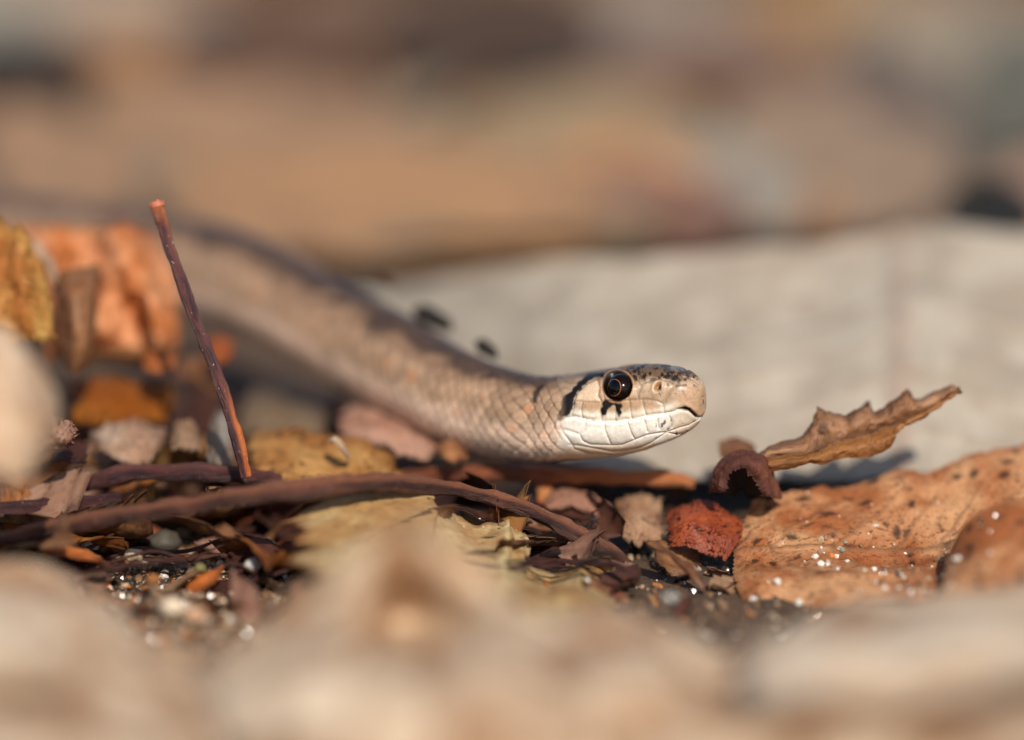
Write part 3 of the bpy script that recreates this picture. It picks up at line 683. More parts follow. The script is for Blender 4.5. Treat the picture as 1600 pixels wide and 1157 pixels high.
leaf([[(95, 592, 17), (160, 586, 17), (230, 592, 17), (280, 600, 18)], [(100, 630, 14), (170, 628, 13), (230, 634, 13), (275, 640, 15)], [(110, 668, 11), (170, 672, 10), (230, 664, 11), (265, 660, 13)]],
     AMBER, 'glowing amber leaf beneath the orange folded leaf', crinkle=.4, cfreq=.4, seed=11, jag=(.16, .16, .10, .12))
leaf([[(222, 548, 12), (250, 545, 11), (276, 548, 12)], [(225, 580, 10), (250, 585, 9.5), (274, 578, 11)]], LEAFRUST, 'small rust orange leaf scrap under the orange folded leaf', nu=24, nv=14, seed=12, veins=False)
leaf([[(318, 528, 16), (340, 524, 15), (366, 532, 16)], [(322, 566, 13), (342, 572, 12), (364, 560, 14)]], LEAFRUST, 'small rust orange leaf scrap beside the standing stem', nu=24, nv=14, seed=13, veins=False)
leaf([[(128, 676, 9), (200, 648, 9), (270, 672, 10)], [(150, 700, 6), (205, 690, 4.6), (262, 694, 7)], [(172, 716, 3), (212, 732, 3), (238, 716, 4)]], leaf_mat((206, 176, 150), (180, 140, 112), (96, 64, 46), spots=.6, freckle=.8), 'pale cream leaf piece under the amber leaf', nu=60, nv=30, seed=14, jag=(.16, .16, .10, .12), crinkle=.4, cfreq=.4)
leaf([[(-140, 470, -22), (-20, 488, -24), (48, 535, -24), (90, 620, -22)], [(-140, 600, -27), (-20, 610, -29), (60, 640, -27), (104, 670, -22)], [(-140, 760, -30), (-20, 765, -29), (50, 755, -27), (70, 715, -24)]],
     CREAM, 'smooth cream leaf standing close beside the ochre leaf', crinkle=.6, cfreq=.12, seed=16, jag=(.16, .16, .10, .12))
leaf([[(38, 642, -2), (70, 640, -3), (100, 650, -2.5), (124, 668, -1)], [(30, 668, -4), (70, 668, -5), (100, 680, -5), (120, 686, -3)], [(30, 708, -3), (66, 705, -4), (92, 702, -4), (108, 700, -2)]],
     PINK, 'crinkled pinkish leaf tip poking out beside the cream leaf', crinkle=.6, cfreq=.9, seed=17, jag=(.16, .16, .10, .12), nu=48, nv=30)
leaf([[(340, 634, 10), (352, 630, 9), (362, 640, 10)], [(318, 690, 5), (345, 690, 3.6), (374, 694, 5)], [(330, 742, 2), (345, 745, 1), (356, 738, 2)]], leaf_mat((160, 150, 138), (136, 118, 102), (80, 62, 52), spots=.5), 'grey leaf piece behind the foot of the standing stem', nu=30, nv=20, seed=18, jag=(.16, .16, .10, .12), veins=False)

leaf([[(48, 372, 12), (70, 380, 11), (88, 408, 11), (104, 440, 12)], [(44, 400, 9), (66, 410, 8.4), (84, 440, 8.4), (98, 470, 10)]], CREAM, 'pale greyish leaf strip between the ochre and orange leaves', nu=34, nv=16, seed=90, veins=False, jag=(.16, .16, .10, .12), crinkle=.4, cfreq=.4)
leaf([[(268, 560, 20), (300, 552, 19), (330, 570, 19), (352, 600, 19)], [(262, 600, 15), (298, 598, 13.5), (330, 612, 14), (350, 632, 15)]], BROWN, 'brown leaf shard in the gap behind the upright stalk', nu=34, nv=20, seed=91, jag=(.16, .16, .10, .12), crinkle=.4, cfreq=.4)
leaf([[(85, 690, 4), (110, 682, 4), (142, 694, 4)], [(70, 724, 0), (104, 728, -.5), (138, 732, 0)]], DARK, 'dark leaf scrap in the hollow beside the pinkish leaf tip', nu=26, nv=16, seed=92, veins=False, jag=(.16, .16, .10, .12), crinkle=.4, cfreq=.4)
leaf([[(268, 660, 7), (296, 650, 7), (322, 668, 7)], [(262, 704, 3), (292, 708, 2.4), (318, 712, 3)]], leaf_mat((170, 136, 106), (140, 104, 78), (80, 54, 40), spots=.6), 'small beige leaf piece between the cream piece and the stalk foot', nu=26, nv=16, seed=93, jag=(.16, .16, .10, .12), crinkle=.4, cfreq=.4)

# litter under the body
leaf([[(380, 668, 9), (440, 660, 10), (520, 668, 9), (580, 690, 8), (620, 712, 7)], [(375, 715, 5), (450, 708, 5), (530, 715, 4.5), (590, 730, 4), (630, 738, 4)], [(390, 768, 1.5), (470, 772, 1), (550, 772, 1), (600, 765, 1.5), (640, 760, 2)]],
     YELLOW, 'yellow leaf lying under the snake\'s body above the long stem', crinkle=.4, cfreq=.4, seed=20, jag=(.16, .16, .10, .12))
leaf([[(515, 686, 2.5), (524, 682, 2), (538, 694, 2), (550, 714, 3)], [(513, 692, 2), (521, 691, 1.2), (533, 704, 1.2), (546, 718, 2.2)]], CREAM, 'thin curled pale leaf sliver on the yellow leaf', nu=26, nv=10, veins=False, seed=21)
leaf([[(525, 640, 15), (580, 628, 15), (650, 648, 13), (700, 690, 10)], [(522, 668, 11), (585, 660, 10), (650, 680, 9), (690, 705, 8)], [(530, 702, 8), (590, 704, 7), (640, 716, 6), (680, 726, 6)]], PINK, 'pinkish brown leaf tucked under the snake\'s body', crinkle=.4, cfreq=.4, seed=22, jag=(.16, .16, .10, .12))
leaf([[(676, 700, 7), (705, 684, 6.5), (722, 690, 7)], [(690, 716, 4.5), (708, 726, 4), (738, 722, 4.8)]], leaf_mat((196, 138, 92), (150, 96, 60), (80, 48, 32), spots=.7), 'small peach brown leaf scrap under the snake\'s throat', nu=30, nv=14, seed=23, veins=False, jag=(.16, .16, .10, .12))
leaf([[(400, 585, 36), (460, 590, 33), (530, 620, 27)], [(370, 640, 22), (450, 645, 20), (520, 660, 17)], [(360, 690, 14), (440, 690, 13), (510, 695, 12)]], leaf_mat((150, 126, 98), (128, 104, 80), (70, 54, 42), spots=.4), 'grey brown leaf in the shade under the snake\'s body', crinkle=.4, cfreq=.4, seed=24, jag=(.16, .16, .10, .12))

# dark scraps on the bleached leaf
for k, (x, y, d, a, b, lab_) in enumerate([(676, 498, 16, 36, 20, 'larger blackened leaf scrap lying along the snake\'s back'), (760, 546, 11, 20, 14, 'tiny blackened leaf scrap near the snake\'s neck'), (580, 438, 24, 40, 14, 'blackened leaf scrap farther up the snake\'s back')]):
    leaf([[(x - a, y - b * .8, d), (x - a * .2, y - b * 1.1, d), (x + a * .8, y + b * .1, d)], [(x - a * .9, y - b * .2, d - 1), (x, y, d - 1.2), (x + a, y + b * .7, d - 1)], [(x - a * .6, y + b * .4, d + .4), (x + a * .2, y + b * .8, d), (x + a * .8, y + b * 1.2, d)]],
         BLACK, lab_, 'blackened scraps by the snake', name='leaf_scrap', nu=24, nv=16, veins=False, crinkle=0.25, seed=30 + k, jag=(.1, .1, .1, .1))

# ------------------------------------------------------------------ stems
m_red = bark_mat((104, 60, 54), (206, 112, 52), (58, 34, 38), (214, 190, 172), 0.8)
m_purp = bark_mat((84, 46, 42), (110, 60, 48), (46, 26, 28), fl=0.3)
m_brn = bark_mat((92, 54, 40), (140, 86, 58), (50, 28, 24), fl=0.45)
m_org = bark_mat((150, 86, 54), (196, 120, 70), (92, 48, 32), fl=0.2)
pth = [P(*q) for q in ((246, 322, 0), (254, 350, -.2), (266, 392, -.5), (284, 440, -1), (304, 496, -1.4), (324, 545, -1.8), (344, 600, -2.2), (360, 648, -2.4), (376, 706, -2.4), (384, 745, -2.2))]
tw = empty('broken_leaf_stalk', pth[-1], 'thin reddish purple broken stalk standing upright in front of the snake\'s body', 'twig')
tube('stalk', pth, [.44, .41, .35, .38, .36, .38, .37, .36, .39, .36], m_red, tw, n=24, rings=200, bumps=0.07,
     tone=lambda s, d: sst(0.62, 0.85, s) * sst(0.0, 0.7, d[..., 0]) * 0.95 + sst(0.09, 0.0, s) * 0.5 + 0.25 * sst(0.2, 0.75, d[..., 0]) * sst(0.25, 0.1, s))  # orange on the right side paints its sunlit face into the bark
# splintered, hollow end
a_ = np.linspace(0, 2 * np.pi, 40, endpoint=False)
ax = pth[0] - pth[1]; ax /= np.linalg.norm(ax); s1 = np.cross(ax, [0, 1, 0]); s1 /= np.linalg.norm(s1); s2 = np.cross(s1, ax)
jr = 0.18 * vnoise(np.stack([np.cos(a_) * 2.5, np.sin(a_) * 2.5, a_ * 0], -1)) + 0.14
rings_ = []
for r_, h_ in ((.47, -.15), (.50, .06), (.49, 1), (.36, 1), (.33, -.1), (.02, -.22)):
    hgt = (jr + 0.1) if h_ == 1 else h_
    rings_.append(pth[0] + (np.cos(a_)[:, None] * s1 + np.sin(a_)[:, None] * s2) * r_ + ax * (np.ones_like(a_) * hgt)[:, None])
mesh('broken_end', np.vstack(rings_), grid_faces(6, 40, True), plain_mat('stem_pith', (186, 104, 74), 0.6), tw)

lp = [P(*q) for q in ((-60, 850, -7), (48, 833, -7), (130, 818, -8), (208, 803, -8.5), (297, 789, -9), (372, 777, -9.5), (483, 765, -9), (560, 756, -7.5), (640, 754, -5), (741, 770, -2.6), (815, 795, -2), (885, 824, -1.6), (937, 855, -1.4), (985, 890, -1))]
o = tube('twig', lp, [.42, .46, .44, .52, .5, .6, .7, .6, .56, .46, .53, .5, .62, .5], m_brn, n=24, rings=320, bumps=0.16, tone=lambda s, d: 0.7 * sst(0.2, 0.9, d[..., 2]))
tag(o, 'longest reddish brown stem, curving down in front of the snake and the olive yellow leaf', 'twig')
o = tube('twig', [P(*q) for q in ((60, 790, 2), (120, 764, 2), (180, 746, 1.5), (250, 738, 1), (330, 737, 1), (400, 744, 1), (440, 752, 1))], [.3, .45, .6, .5, .62, .46, .3], m_purp, n=20, rings=120, bumps=0.1, tone=lambda s, d: 0.5 * sst(0.3, 0.9, d[..., 2]))
tag(o, 'short dark purple stem lying at the foot of the upright stalk', 'twig')
o = tube('twig', [P(*q) for q in ((560, 762, 8), (640, 748, 8), (740, 742, 7), (850, 742, 6), (960, 744, 5), (1040, 748, 5), (1085, 756, 5))], [.4, .6, .52, .62, .54, .6, .35], m_org, n=20, rings=120, bumps=0.1, tone=lambda s, d: 0.8 * sst(0.45, 0.9, s))
tag(o, 'straight orange brown stem lying under the snake\'s chin', 'twig')
o = tube('twig', [P(*q) for q in ((-60, 800, 1), (0, 800, 0), (60, 796, 0), (130, 790, 0), (190, 776, 0))], [.6, .7, .55, .6, .3], m_purp, n=20, rings=90, bumps=0.12, tone=None)
tag(o, 'thick blackish purple stem half buried beside the sand', 'twig')
fz = empty('twig_sprig', P(920, 835, 0), 'tiny black branching sprig standing by the curved stem', 'twig')
m_blk = bark_mat((46, 32, 28), (70, 50, 40), (24, 18, 18), fl=.2)
tube('stem', [P(912, 842, 0), P(918, 828, -.3), P(924, 812, -.3), P(926, 800, 0)], [.16, .15, .1, .05], m_blk, fz, n=10, rings=24, bumps=.04)
for a, b in (((919, 826), (940, 808)), ((918, 828), (904, 814)), ((923, 816), (936, 818))):
    tube('branch', [P(a[0], a[1], -.3), P((a[0] + b[0]) / 2, (a[1] + b[1]) / 2 - 2, -.5), P(b[0], b[1], -.2)], [.11, .09, .04], m_blk, fz, n=8, rings=14, bumps=.03)

# ------------------------------------------------------------------ foreground-middle leaves
top = [(415, 812, -7), (470, 796, -7), (520, 778, -6), (560, 768, -5), (590, 762, -4.5), (640, 764, -3.6), (676, 763, -3.2), (676, 786, -3.2), (700, 796, -3), (722, 802, -2.8), (745, 816, -2.6), (770, 815, -2.6), (796, 809, -2.6), (806, 828, -2.6), (824, 836, -2.8), (820, 846, -2.8), (829, 852, -2.8), (818, 868, -3), (838, 884, -3), (866, 892, -3), (890, 884, -3), (915, 870, -3), (945, 895, -3), (985, 930, -3)]
leaf([top, [(x + 0.05 * (700 - x), y + 0.42 * (930 - y) + 8, d - 4.5) for x, y, d in top], [(x + 0.1 * (700 - x), max(y + 40, 925 + 0.02 * (x - 700)), d - 11.5) for x, y, d in top], [(x + 0.15 * (700 - x), 985, d - 17) for x, y, d in top]],
     YGREEN, 'pale olive yellow leaf with a torn toothed edge beside the curved stem', nu=280, nv=60, lin_u=True, jag=(.012, 0, .06, .0), nj=40, crinkle=0.42, cfreq=0.4, vn=9, seed=40, vein_axis=1)
leaf([[(690, 786, -1.2), (720, 788, -1), (756, 800, -1), (800, 812, -1.2), (845, 826, -1.2)], [(684, 794, -2.2), (720, 798, -2.4), (756, 812, -2.4), (798, 822, -2.4), (848, 833, -1.6)]],
     DARK, 'narrow dark withered rim above the pale olive yellow leaf', nu=60, nv=10, veins=False, crinkle=0.25, cfreq=1.0, seed=42, jag=(.3, .2, 0, 0), nj=12)
leaf([[(822, 850, 1), (850, 832, 1.5), (880, 838, 1), (905, 862, 0)], [(826, 868, -1), (856, 862, -.4), (880, 862, -.6), (902, 872, -1)], [(826, 880, -2), (850, 890, -2.4), (880, 884, -2.4), (900, 876, -1.8)]],
     DARK, 'dark curled brown leaf behind the toothed edge of the pale olive yellow leaf', nu=44, nv=28, crinkle=0.25, cfreq=0.7, seed=43, jag=(.06, .06, .06, .06))
leaf([[(842, 772, 5), (880, 762, 5), (925, 770, 5), (960, 790, 4.6)], [(850, 800, 2), (890, 796, 1.8), (925, 806, 1.6), (955, 822, 1.8)]], PINK, 'pinkish tan leaf piece behind the curved stem', nu=40, nv=24, seed=44, jag=(.14, .14, .10, .10), crinkle=.26, cfreq=.55)
leaf([[(955, 775, 5), (1000, 762, 5), (1040, 775, 5)], [(965, 815, 2), (1000, 812, 1.6), (1040, 818, 2)], [(970, 850, 0), (1005, 858, -.4), (1040, 846, 0)]], leaf_mat((196, 160, 126), (160, 118, 88), (84, 56, 40), spots=.6, freckle=.8), 'beige leaf piece beside the red leaf', nu=40, nv=26, seed=45, jag=(.14, .14, .10, .10), crinkle=.26, cfreq=.55)
leaf([[(835, 760, 6), (858, 752, 6), (872, 772, 6)], [(838, 785, 4), (856, 792, 3.6), (872, 786, 4)]], ORANGE, 'small orange leaf scrap below the straight stem', nu=20, nv=14, veins=False, seed=46, jag=(.14, .14, .10, .10))

# red leaf, hook, serrated leaf
leaf([[(1040, 800, 2.4), (1070, 784, 2.6), (1098, 776, 2.4), (1132, 792, 1.8), (1160, 808, 1.2), (1184, 824, .6)], [(1034, 828, .4), (1066, 822, -.6), (1098, 822, -.8), (1130, 832, -.6), (1150, 836, -.4), (1168, 836, 0)], [(1036, 852, -.8), (1062, 862, -1.6), (1088, 870, -2), (1116, 884, -2), (1134, 880, -1.6), (1148, 850, -.8)]],
     RUST, 'glossy red orange leaf with black blotches under the hooked leaf', nu=60, nv=40, jag=(.14, .14, .10, .10), crinkle=.26, cfreq=.55, seed=50)
def z5(x, y): return 1000 + x / 2.2683, 560 + y / 2.2683
up_ = [(412, 352), (450, 312), (585, 275), (604, 240), (612, 200), (628, 166), (655, 180), (690, 196), (722, 205), (752, 190), (790, 165), (816, 154), (822, 180), (832, 192), (868, 172), (905, 150), (928, 120), (946, 104), (962, 122), (966, 146), (1010, 138), (1060, 118), (1105, 94), (1132, 104)]
fold_l = [(416, 362), (452, 356), (585, 348), (604, 338), (620, 330), (640, 322), (660, 312), (690, 304), (722, 296), (752, 288), (790, 276), (816, 268), (826, 264), (838, 260), (868, 250), (905, 240), (928, 232), (946, 224), (958, 218), (970, 212), (1010, 192), (1060, 160), (1105, 126), (1136, 110)]
low_ = [(420, 372), (470, 398), (575, 374), (600, 372), (620, 374), (640, 376), (660, 370), (690, 360), (722, 352), (752, 356), (790, 356), (816, 352), (838, 344), (868, 332), (892, 318), (906, 298), (900, 272), (912, 256), (940, 236), (970, 222), (1010, 202), (1060, 172), (1108, 140), (1138, 116)]
def row5(pts, dd, bulge=0): return [(*z5(*p), dd + 2.2 * i / len(pts) + bulge) for i, p in enumerate(pts)]
midu = [((a[0] + b[0]) / 2, (a[1] + b[1]) / 2) for a, b in zip(up_, fold_l)]
midl = [((a[0] + b[0]) / 2, (a[1] + b[1]) / 2) for a, b in zip(fold_l, low_)]
sl_ = empty('dry_leaf', P(*z5(440, 400), 0), 'brown serrated leaf curled lengthwise, tip raised beside the snake\'s snout', 'leaf')
sheet('upper_half', patch([row5(up_, .6), row5(midu, -.6), row5(fold_l, -.4)], 200, 30, lin_u=True), leaf_mat((182, 136, 98), (140, 94, 62), (56, 32, 20), spots=.6, transl=.15, edge=.9, freckle=.8), sl_, crinkle=.34, cfreq=1.1, thick=.14, veins=True, vn=9, seed=51, vcenter=1.0)
sheet('lower_half', patch([row5(fold_l, -.38), row5(midl, -1.3), row5(low_, -.9)], 200, 24, lin_u=True), leaf_mat((178, 122, 68), (150, 96, 50), (70, 40, 24), spots=.5, transl=.2, freckle=.6), sl_, crinkle=.3, cfreq=1.1, thick=.14, veins=True, vn=9, seed=52, vcenter=0.0)
sheet('back_lobe', patch([row5([(735, 205), (775, 180), (812, 150), (822, 200)], 2.2), row5([(740, 250), (780, 240), (815, 235), (830, 245)], 1.6)], 30, 16), DARK, sl_, crinkle=.1, veins=False, seed=53)
# hook: a blade rolled over into an arch
arch = [(252, 486, .4), (250, 430, .2), (276, 366, 0), (330, 332, -.2), (396, 328, -.2), (450, 356, 0), (476, 415, .2), (494, 470, .5), (502, 505, .8)]
def shr(f, dd, dy=0): return [(*z5(380 + (x - 380) * f - 22 * (1 - f), 470 + (y - 470) * f + dy), dd + e_) for x, y, e_ in arch]
hk = [shr(.86, 1.6), shr(1.0, .4), shr(.92, -1.5), shr(.70, -2.4, 2), shr(.36, -2.2, 4)]
sheet('shade_backing', patch([shr(.8, 1.2), shr(.5, 1.6, 10), shr(.15, 1.6, 20)], 40, 14), BLACK, sl_, crinkle=.1, seed=56, veins=False)  # black sheet added behind the opening, its colour paints the shade inside
sheet('curled_base', patch(hk, 70, 26, (.05, .16, .03, .03)), leaf_mat((122, 70, 50), (84, 44, 32), (34, 18, 14), spots=.7, rough=.75, transl=.1), sl_, thick=.09, crinkle=.42, cfreq=.9, seed=54, veins=False)
leaf([[(1118, 690, 6), (1150, 682, 6), (1185, 700, 6)], [(1122, 716, 4), (1150, 715, 3.6), (1180, 722, 4)]], BROWN, 'blurred orange brown leaf scrap behind the hooked leaf', nu=24, nv=14, seed=55, veins=False, jag=(.1, .1, .1, .1))

# spotted leaf
leaf([[(1172, 782, 2), (1205, 768, 3), (1240, 762, 3.5), (1330, 748, 4), (1400, 733, 4.5), (1450, 735, 4.5), (1500, 712, 5.5), (1560, 700, 6), (1640, 684, 7)],
      [(1150, 826, .5), (1195, 815, .6), (1235, 810, .8), (1330, 800, 1), (1400, 795, 1.5), (1450, 795, 1.6), (1510, 778, 2.4), (1565, 762, 3), (1640, 745, 3.4)],
      [(1136, 872, -2), (1180, 868, -2.5), (1230, 868, -2.6), (1310, 866, -2.6), (1390, 872, -2.6), (1440, 872, -2.4), (1500, 858, -2), (1560, 842, -1.5), (1640, 825, -1)],
      [(1140, 910, -5), (1185, 915, -6), (1230, 915, -6.5), (1310, 905, -7), (1390, 902, -7), (1440, 900, -7), (1500, 895, -6.5), (1560, 885, -6), (1640, 870, -6)],
      [(1165, 945, -8), (1200, 962, -8.5), (1240, 966, -9), (1320, 945, -11), (1400, 935, -12), (1440, 935, -12), (1500, 930, -12), (1560, 925, -12), (1640, 915, -12)]],
     SPOT, 'large orange tan leaf covered in dark spots with sand grains in its crease', nu=170, nv=100, jag=(.025, .02, .035, 0), nj=16, crinkle=.6, cfreq=.3, thick=.1, seed=60, vein_relief=.2, vn=6, vcenter=.45)
leaf([[(1478, 862, -7), (1510, 815, -8), (1550, 790, -8), (1640, 765, -8)], [(1470, 895, -10), (1520, 868, -11), (1560, 850, -11), (1640, 835, -11)], [(1462, 935, -14), (1520, 935, -15), (1580, 930, -15), (1660, 920, -15)]],
     SPOT, 'orange brown leaf flap rising in front of the large spotted leaf', nu=60, nv=40, jag=(.03, .03, .05, 0), crinkle=.3, cfreq=.3, seed=61)

# ------------------------------------------------------------------ blurred foreground leaves
FORE = leaf_mat((236, 212, 180), (176, 134, 98), (120, 82, 56), spots=.4, freckle=.2)
FORE2 = leaf_mat((238, 220, 194), (214, 184, 150), (140, 104, 78), spots=.3, freckle=.2)
leaf([[(-160, 862, -22), (0, 884, -24), (80, 892, -25), (125, 915, -26), (155, 955, -28), (205, 1002, -30), (300, 1050, -33)],
      [(-170, 960, -32), (0, 968, -34), (90, 975, -35), (150, 1000, -36), (200, 1035, -37), (260, 1070, -39), (340, 1105, -41)],
      [(-190, 1100, -46), (0, 1100, -47), (100, 1100, -48), (170, 1110, -48), (230, 1130, -48), (290, 1150, -50), (370, 1180, -51)],
      [(-200, 1290, -62), (0, 1290, -62), (100, 1290, -62), (180, 1290, -62), (250, 1290, -62), (320, 1290, -62), (400, 1290, -62)]],
     FORE, 'smooth tan leaf in the foreground before the sandy patch', nu=80, nv=50, crinkle=2.0, cfreq=.09, seed=70, thick=.25)
leaf([[(290, 1050, -31), (380, 1000, -32), (450, 940, -33), (530, 878, -37), (590, 822, -40), (640, 806, -41), (690, 832, -40), (760, 876, -38), (815, 940, -36), (960, 1010, -35)],
      [(290, 1075, -34), (380, 1040, -35), (460, 1000, -36), (540, 950, -38), (590, 890, -39), (640, 880, -38), (690, 890, -38), (770, 930, -39), (830, 985, -39), (960, 1050, -39)],
      [(290, 1110, -39), (380, 1090, -41), (460, 1060, -44), (540, 1015, -44), (595, 985, -34), (645, 985, -33), (700, 990, -37), (780, 1000, -46), (840, 1040, -46), (970, 1090, -44)],
      [(290, 1170, -48), (380, 1150, -49), (460, 1120, -51), (540, 1085, -52), (600, 1065, -52), (650, 1065, -52), (710, 1060, -53), (780, 1065, -53), (860, 1100, -52), (980, 1150, -51)],
      [(290, 1300, -62), (380, 1290, -62), (460, 1290, -63), (540, 1290, -63), (600, 1290, -63), (650, 1290, -63), (710, 1290, -63), (780, 1290, -63), (860, 1290, -63), (980, 1290, -63)]],
     FORE, 'peaked tan leaf with a brown hollow in the foreground, hiding the pale olive yellow leaf', nu=110, nv=60, crinkle=1.0, cfreq=.09, seed=71, thick=.25)
leaf([[(800, 985, -27), (880, 955, -28), (960, 940, -29), (1030, 958, -31), (1090, 988, -32), (1160, 995, -31), (1250, 968, -27), (1340, 950, -25), (1420, 950, -25), (1510, 925, -24), (1680, 885, -24)],
      [(800, 1040, -38), (880, 1015, -39), (960, 1000, -40), (1040, 1010, -41), (1100, 1030, -40), (1170, 1040, -39), (1260, 1015, -37), (1340, 1000, -36), (1430, 1000, -37), (1520, 985, -36), (1690, 950, -35)],
      [(800, 1140, -49), (880, 1115, -50), (960, 1110, -52), (1050, 1110, -51), (1110, 1115, -50), (1190, 1120, -49), (1270, 1115, -50), (1350, 1110, -50), (1440, 1105, -50), (1530, 1100, -49), (1700, 1080, -49)],
      [(800, 1300, -63), (880, 1300, -63), (960, 1300, -63), (1050, 1300, -63), (1110, 1300, -63), (1190, 1300, -63), (1270, 1300, -63), (1350, 1300, -63), (1440, 1300, -63), (1530, 1300, -63), (1720, 1300, -63)]],
     FORE, 'wide tan leaf in the foreground before the large spotted leaf', nu=110, nv=50, crinkle=2.0, cfreq=.09, seed=72, thick=.25)

leaf([[(-150, 905, -30), (-20, 915, -31), (60, 930, -32), (110, 985, -33)], [(-150, 985, -38), (-20, 985, -41), (70, 1000, -41), (130, 1040, -39)], [(-150, 1090, -49), (-20, 1090, -50), (80, 1085, -49), (140, 1080, -46)]],
     FORE2, 'pale crumpled leaf edge lying over the smooth tan leaf', crinkle=1.6, cfreq=.12, seed=75, thick=.2, nu=60, nv=40, jag=(.08, .08, 0, .1))
leaf([[(1130, 1010, -36), (1220, 980, -34), (1330, 968, -33), (1450, 962, -33), (1560, 940, -32), (1680, 915, -32)], [(1140, 1060, -45), (1230, 1030, -46), (1340, 1022, -46), (1460, 1010, -46), (1570, 995, -45), (1690, 975, -44)], [(1150, 1120, -51), (1240, 1095, -52), (1350, 1085, -52), (1470, 1080, -52), (1580, 1060, -52), (1700, 1050, -51)]],
     FORE2, 'pale crumpled leaf lying on the wide tan leaf', crinkle=1.8, cfreq=.12, seed=76, thick=.2, nu=80, nv=40, jag=(.1, .1, .08, 0))
leaf([[(820, 1030, -40), (900, 1000, -41), (990, 1010, -41), (1060, 1045, -41)], [(830, 1090, -48), (910, 1065, -51), (1000, 1070, -51), (1080, 1090, -48)], [(840, 1170, -55), (920, 1165, -56), (1010, 1165, -56), (1090, 1165, -55)]],
     FORE, 'brown mottled leaf curl between the peaked and the wide tan leaf', crinkle=1.8, cfreq=.12, seed=77, thick=.2, nu=60, nv=40, jag=(.08, .08, .08, .08))
leaf([[(330, 1060, -40), (420, 1030, -42), (500, 1010, -43), (560, 1040, -43)], [(320, 1110, -48), (420, 1085, -52), (510, 1075, -53), (580, 1090, -50)], [(330, 1170, -55), (420, 1165, -56), (510, 1160, -57), (590, 1160, -55)]],
     FORE2, 'pale curled leaf scrap before the peaked tan leaf', crinkle=1.8, cfreq=.12, seed=78, thick=.2, nu=60, nv=40, jag=(.08, .08, .08, .08))

# ------------------------------------------------------------------ debris: scraps, pebbles, sand
leaf([[(280, 930, -6), (300, 905, -6), (330, 892, -6), (354, 880, -6)], [(288, 944, -8), (306, 930, -8.4), (330, 915, -8.2), (350, 898, -7.6)]], ORANGE, 'small orange leaf scrap lying on the sandy patch', name='leaf_scrap', nu=34, nv=18, veins=False, crinkle=.3, cfreq=.8, seed=80, jag=(.1, .15, .1, .12))
leaf([[(55, 848, -5), (90, 846, -5), (130, 856, -5), (165, 872, -5)], [(60, 866, -8), (95, 868, -8), (130, 876, -8), (158, 882, -7)]], ORANGE, 'orange leaf scrap under the long stem beside the sand', name='leaf_scrap', nu=34, nv=18, veins=False, crinkle=.3, cfreq=.8, seed=81, jag=(.15, .15, .1, .12))
leaf([[(350, 862, -3), (385, 838, -2), (425, 842, -2), (440, 870, -3)], [(358, 882, -6), (390, 868, -6), (420, 872, -6), (432, 905, -7)]], DARK, 'dark red brown curled scrap between the sand and the pale olive yellow leaf', name='leaf_scrap', nu=34, nv=18, veins=False, crinkle=.3, cfreq=.8, seed=82, jag=(.1, .15, .1, .12))

def ico():
    p = (1 + 5 ** .5) / 2
    v = np.array([(-1, p, 0), (1, p, 0), (-1, -p, 0), (1, -p, 0), (0, -1, p), (0, 1, p), (0, -1, -p), (0, 1, -p), (p, 0, -1), (p, 0, 1), (-p, 0, -1), (-p, 0, 1)], float)
    f = [(0, 11, 5), (0, 5, 1), (0, 1, 7), (0, 7, 10), (0, 10, 11), (1, 5, 9), (5, 11, 4), (11, 10, 2), (10, 7, 6), (7, 1, 8), (3, 9, 4), (3, 4, 2), (3, 2, 6), (3, 6, 8), (3, 8, 9), (4, 9, 5), (2, 4, 11), (6, 2, 10), (8, 6, 7), (9, 8, 1)]
    return v / np.linalg.norm(v[0]), np.array(f)
IV, IF = ico()
def subdiv(v, f):
    v = v.tolist(); cache = {}; nf = []
    def mid(a, b):
        k = (min(a, b), max(a, b))
        if k not in cache:
            m = np.array(v[a]) + np.array(v[b]); v.append((m / np.linalg.norm(m)).tolist()); cache[k] = len(v) - 1
        return cache[k]
    for a, b, c in f:
        x, y, z = mid(a, b), mid(b, c), mid(c, a); nf += [(a, x, z), (b, y, x), (c, z, y), (x, y, z)]
    return np.array(v), np.array(nf)
SV, SF = subdiv(IV, IF); SV2, SF2 = subdiv(SV, SF)
m_peb = attr_mat('pebble_stone', 0.6, 0.4, bump=1.0)
for k, (x, y, z, r, c, lab_) in enumerate([(258, 846, -.1, 1.0, (78, 70, 58), 'dark grey rounded pebble, the largest on the sandy patch'), (240, 905, .0, .42, (140, 88, 40), 'small amber pebble on the sandy patch'),
        (313, 888, .1, .38, (112, 104, 62), 'small olive pebble beside the orange scrap'), (142, 850, .4, .55, (176, 172, 162), 'small white quartz pebble under the long stem'), (395, 882, .4, .55, (180, 176, 168), 'small glassy white pebble beside the dark curled scrap'),
        (1046, 935, .2, .55, (134, 132, 126), 'pale grey pebble below the red leaf'), (210, 868, .2, .6, (190, 168, 136), 'small tan pebble on the sandy patch'), (268, 950, -.2, .8, (206, 186, 160), 'cream pebble at the near rim of the sandy patch'), (305, 962, -.2, .7, (190, 150, 116), 'brownish pebble at the near rim of the sandy patch')]):
    p = G(x, y, z)
    v = SV2 * (1 + 0.34 * fbm(SV2 * 1.4 + k * 5, 3))[:, None] * np.array([1.1, 1.0, .8]) * r + p
    cc = lin(c)[None] * (0.8 + 0.4 * (0.5 + 0.5 * vnoise(SV2 * 3 + k)))[:, None]
    tag(mesh('pebble', v, SF2, m_peb, cols=cc), lab_, 'pebble', 'pebbles')

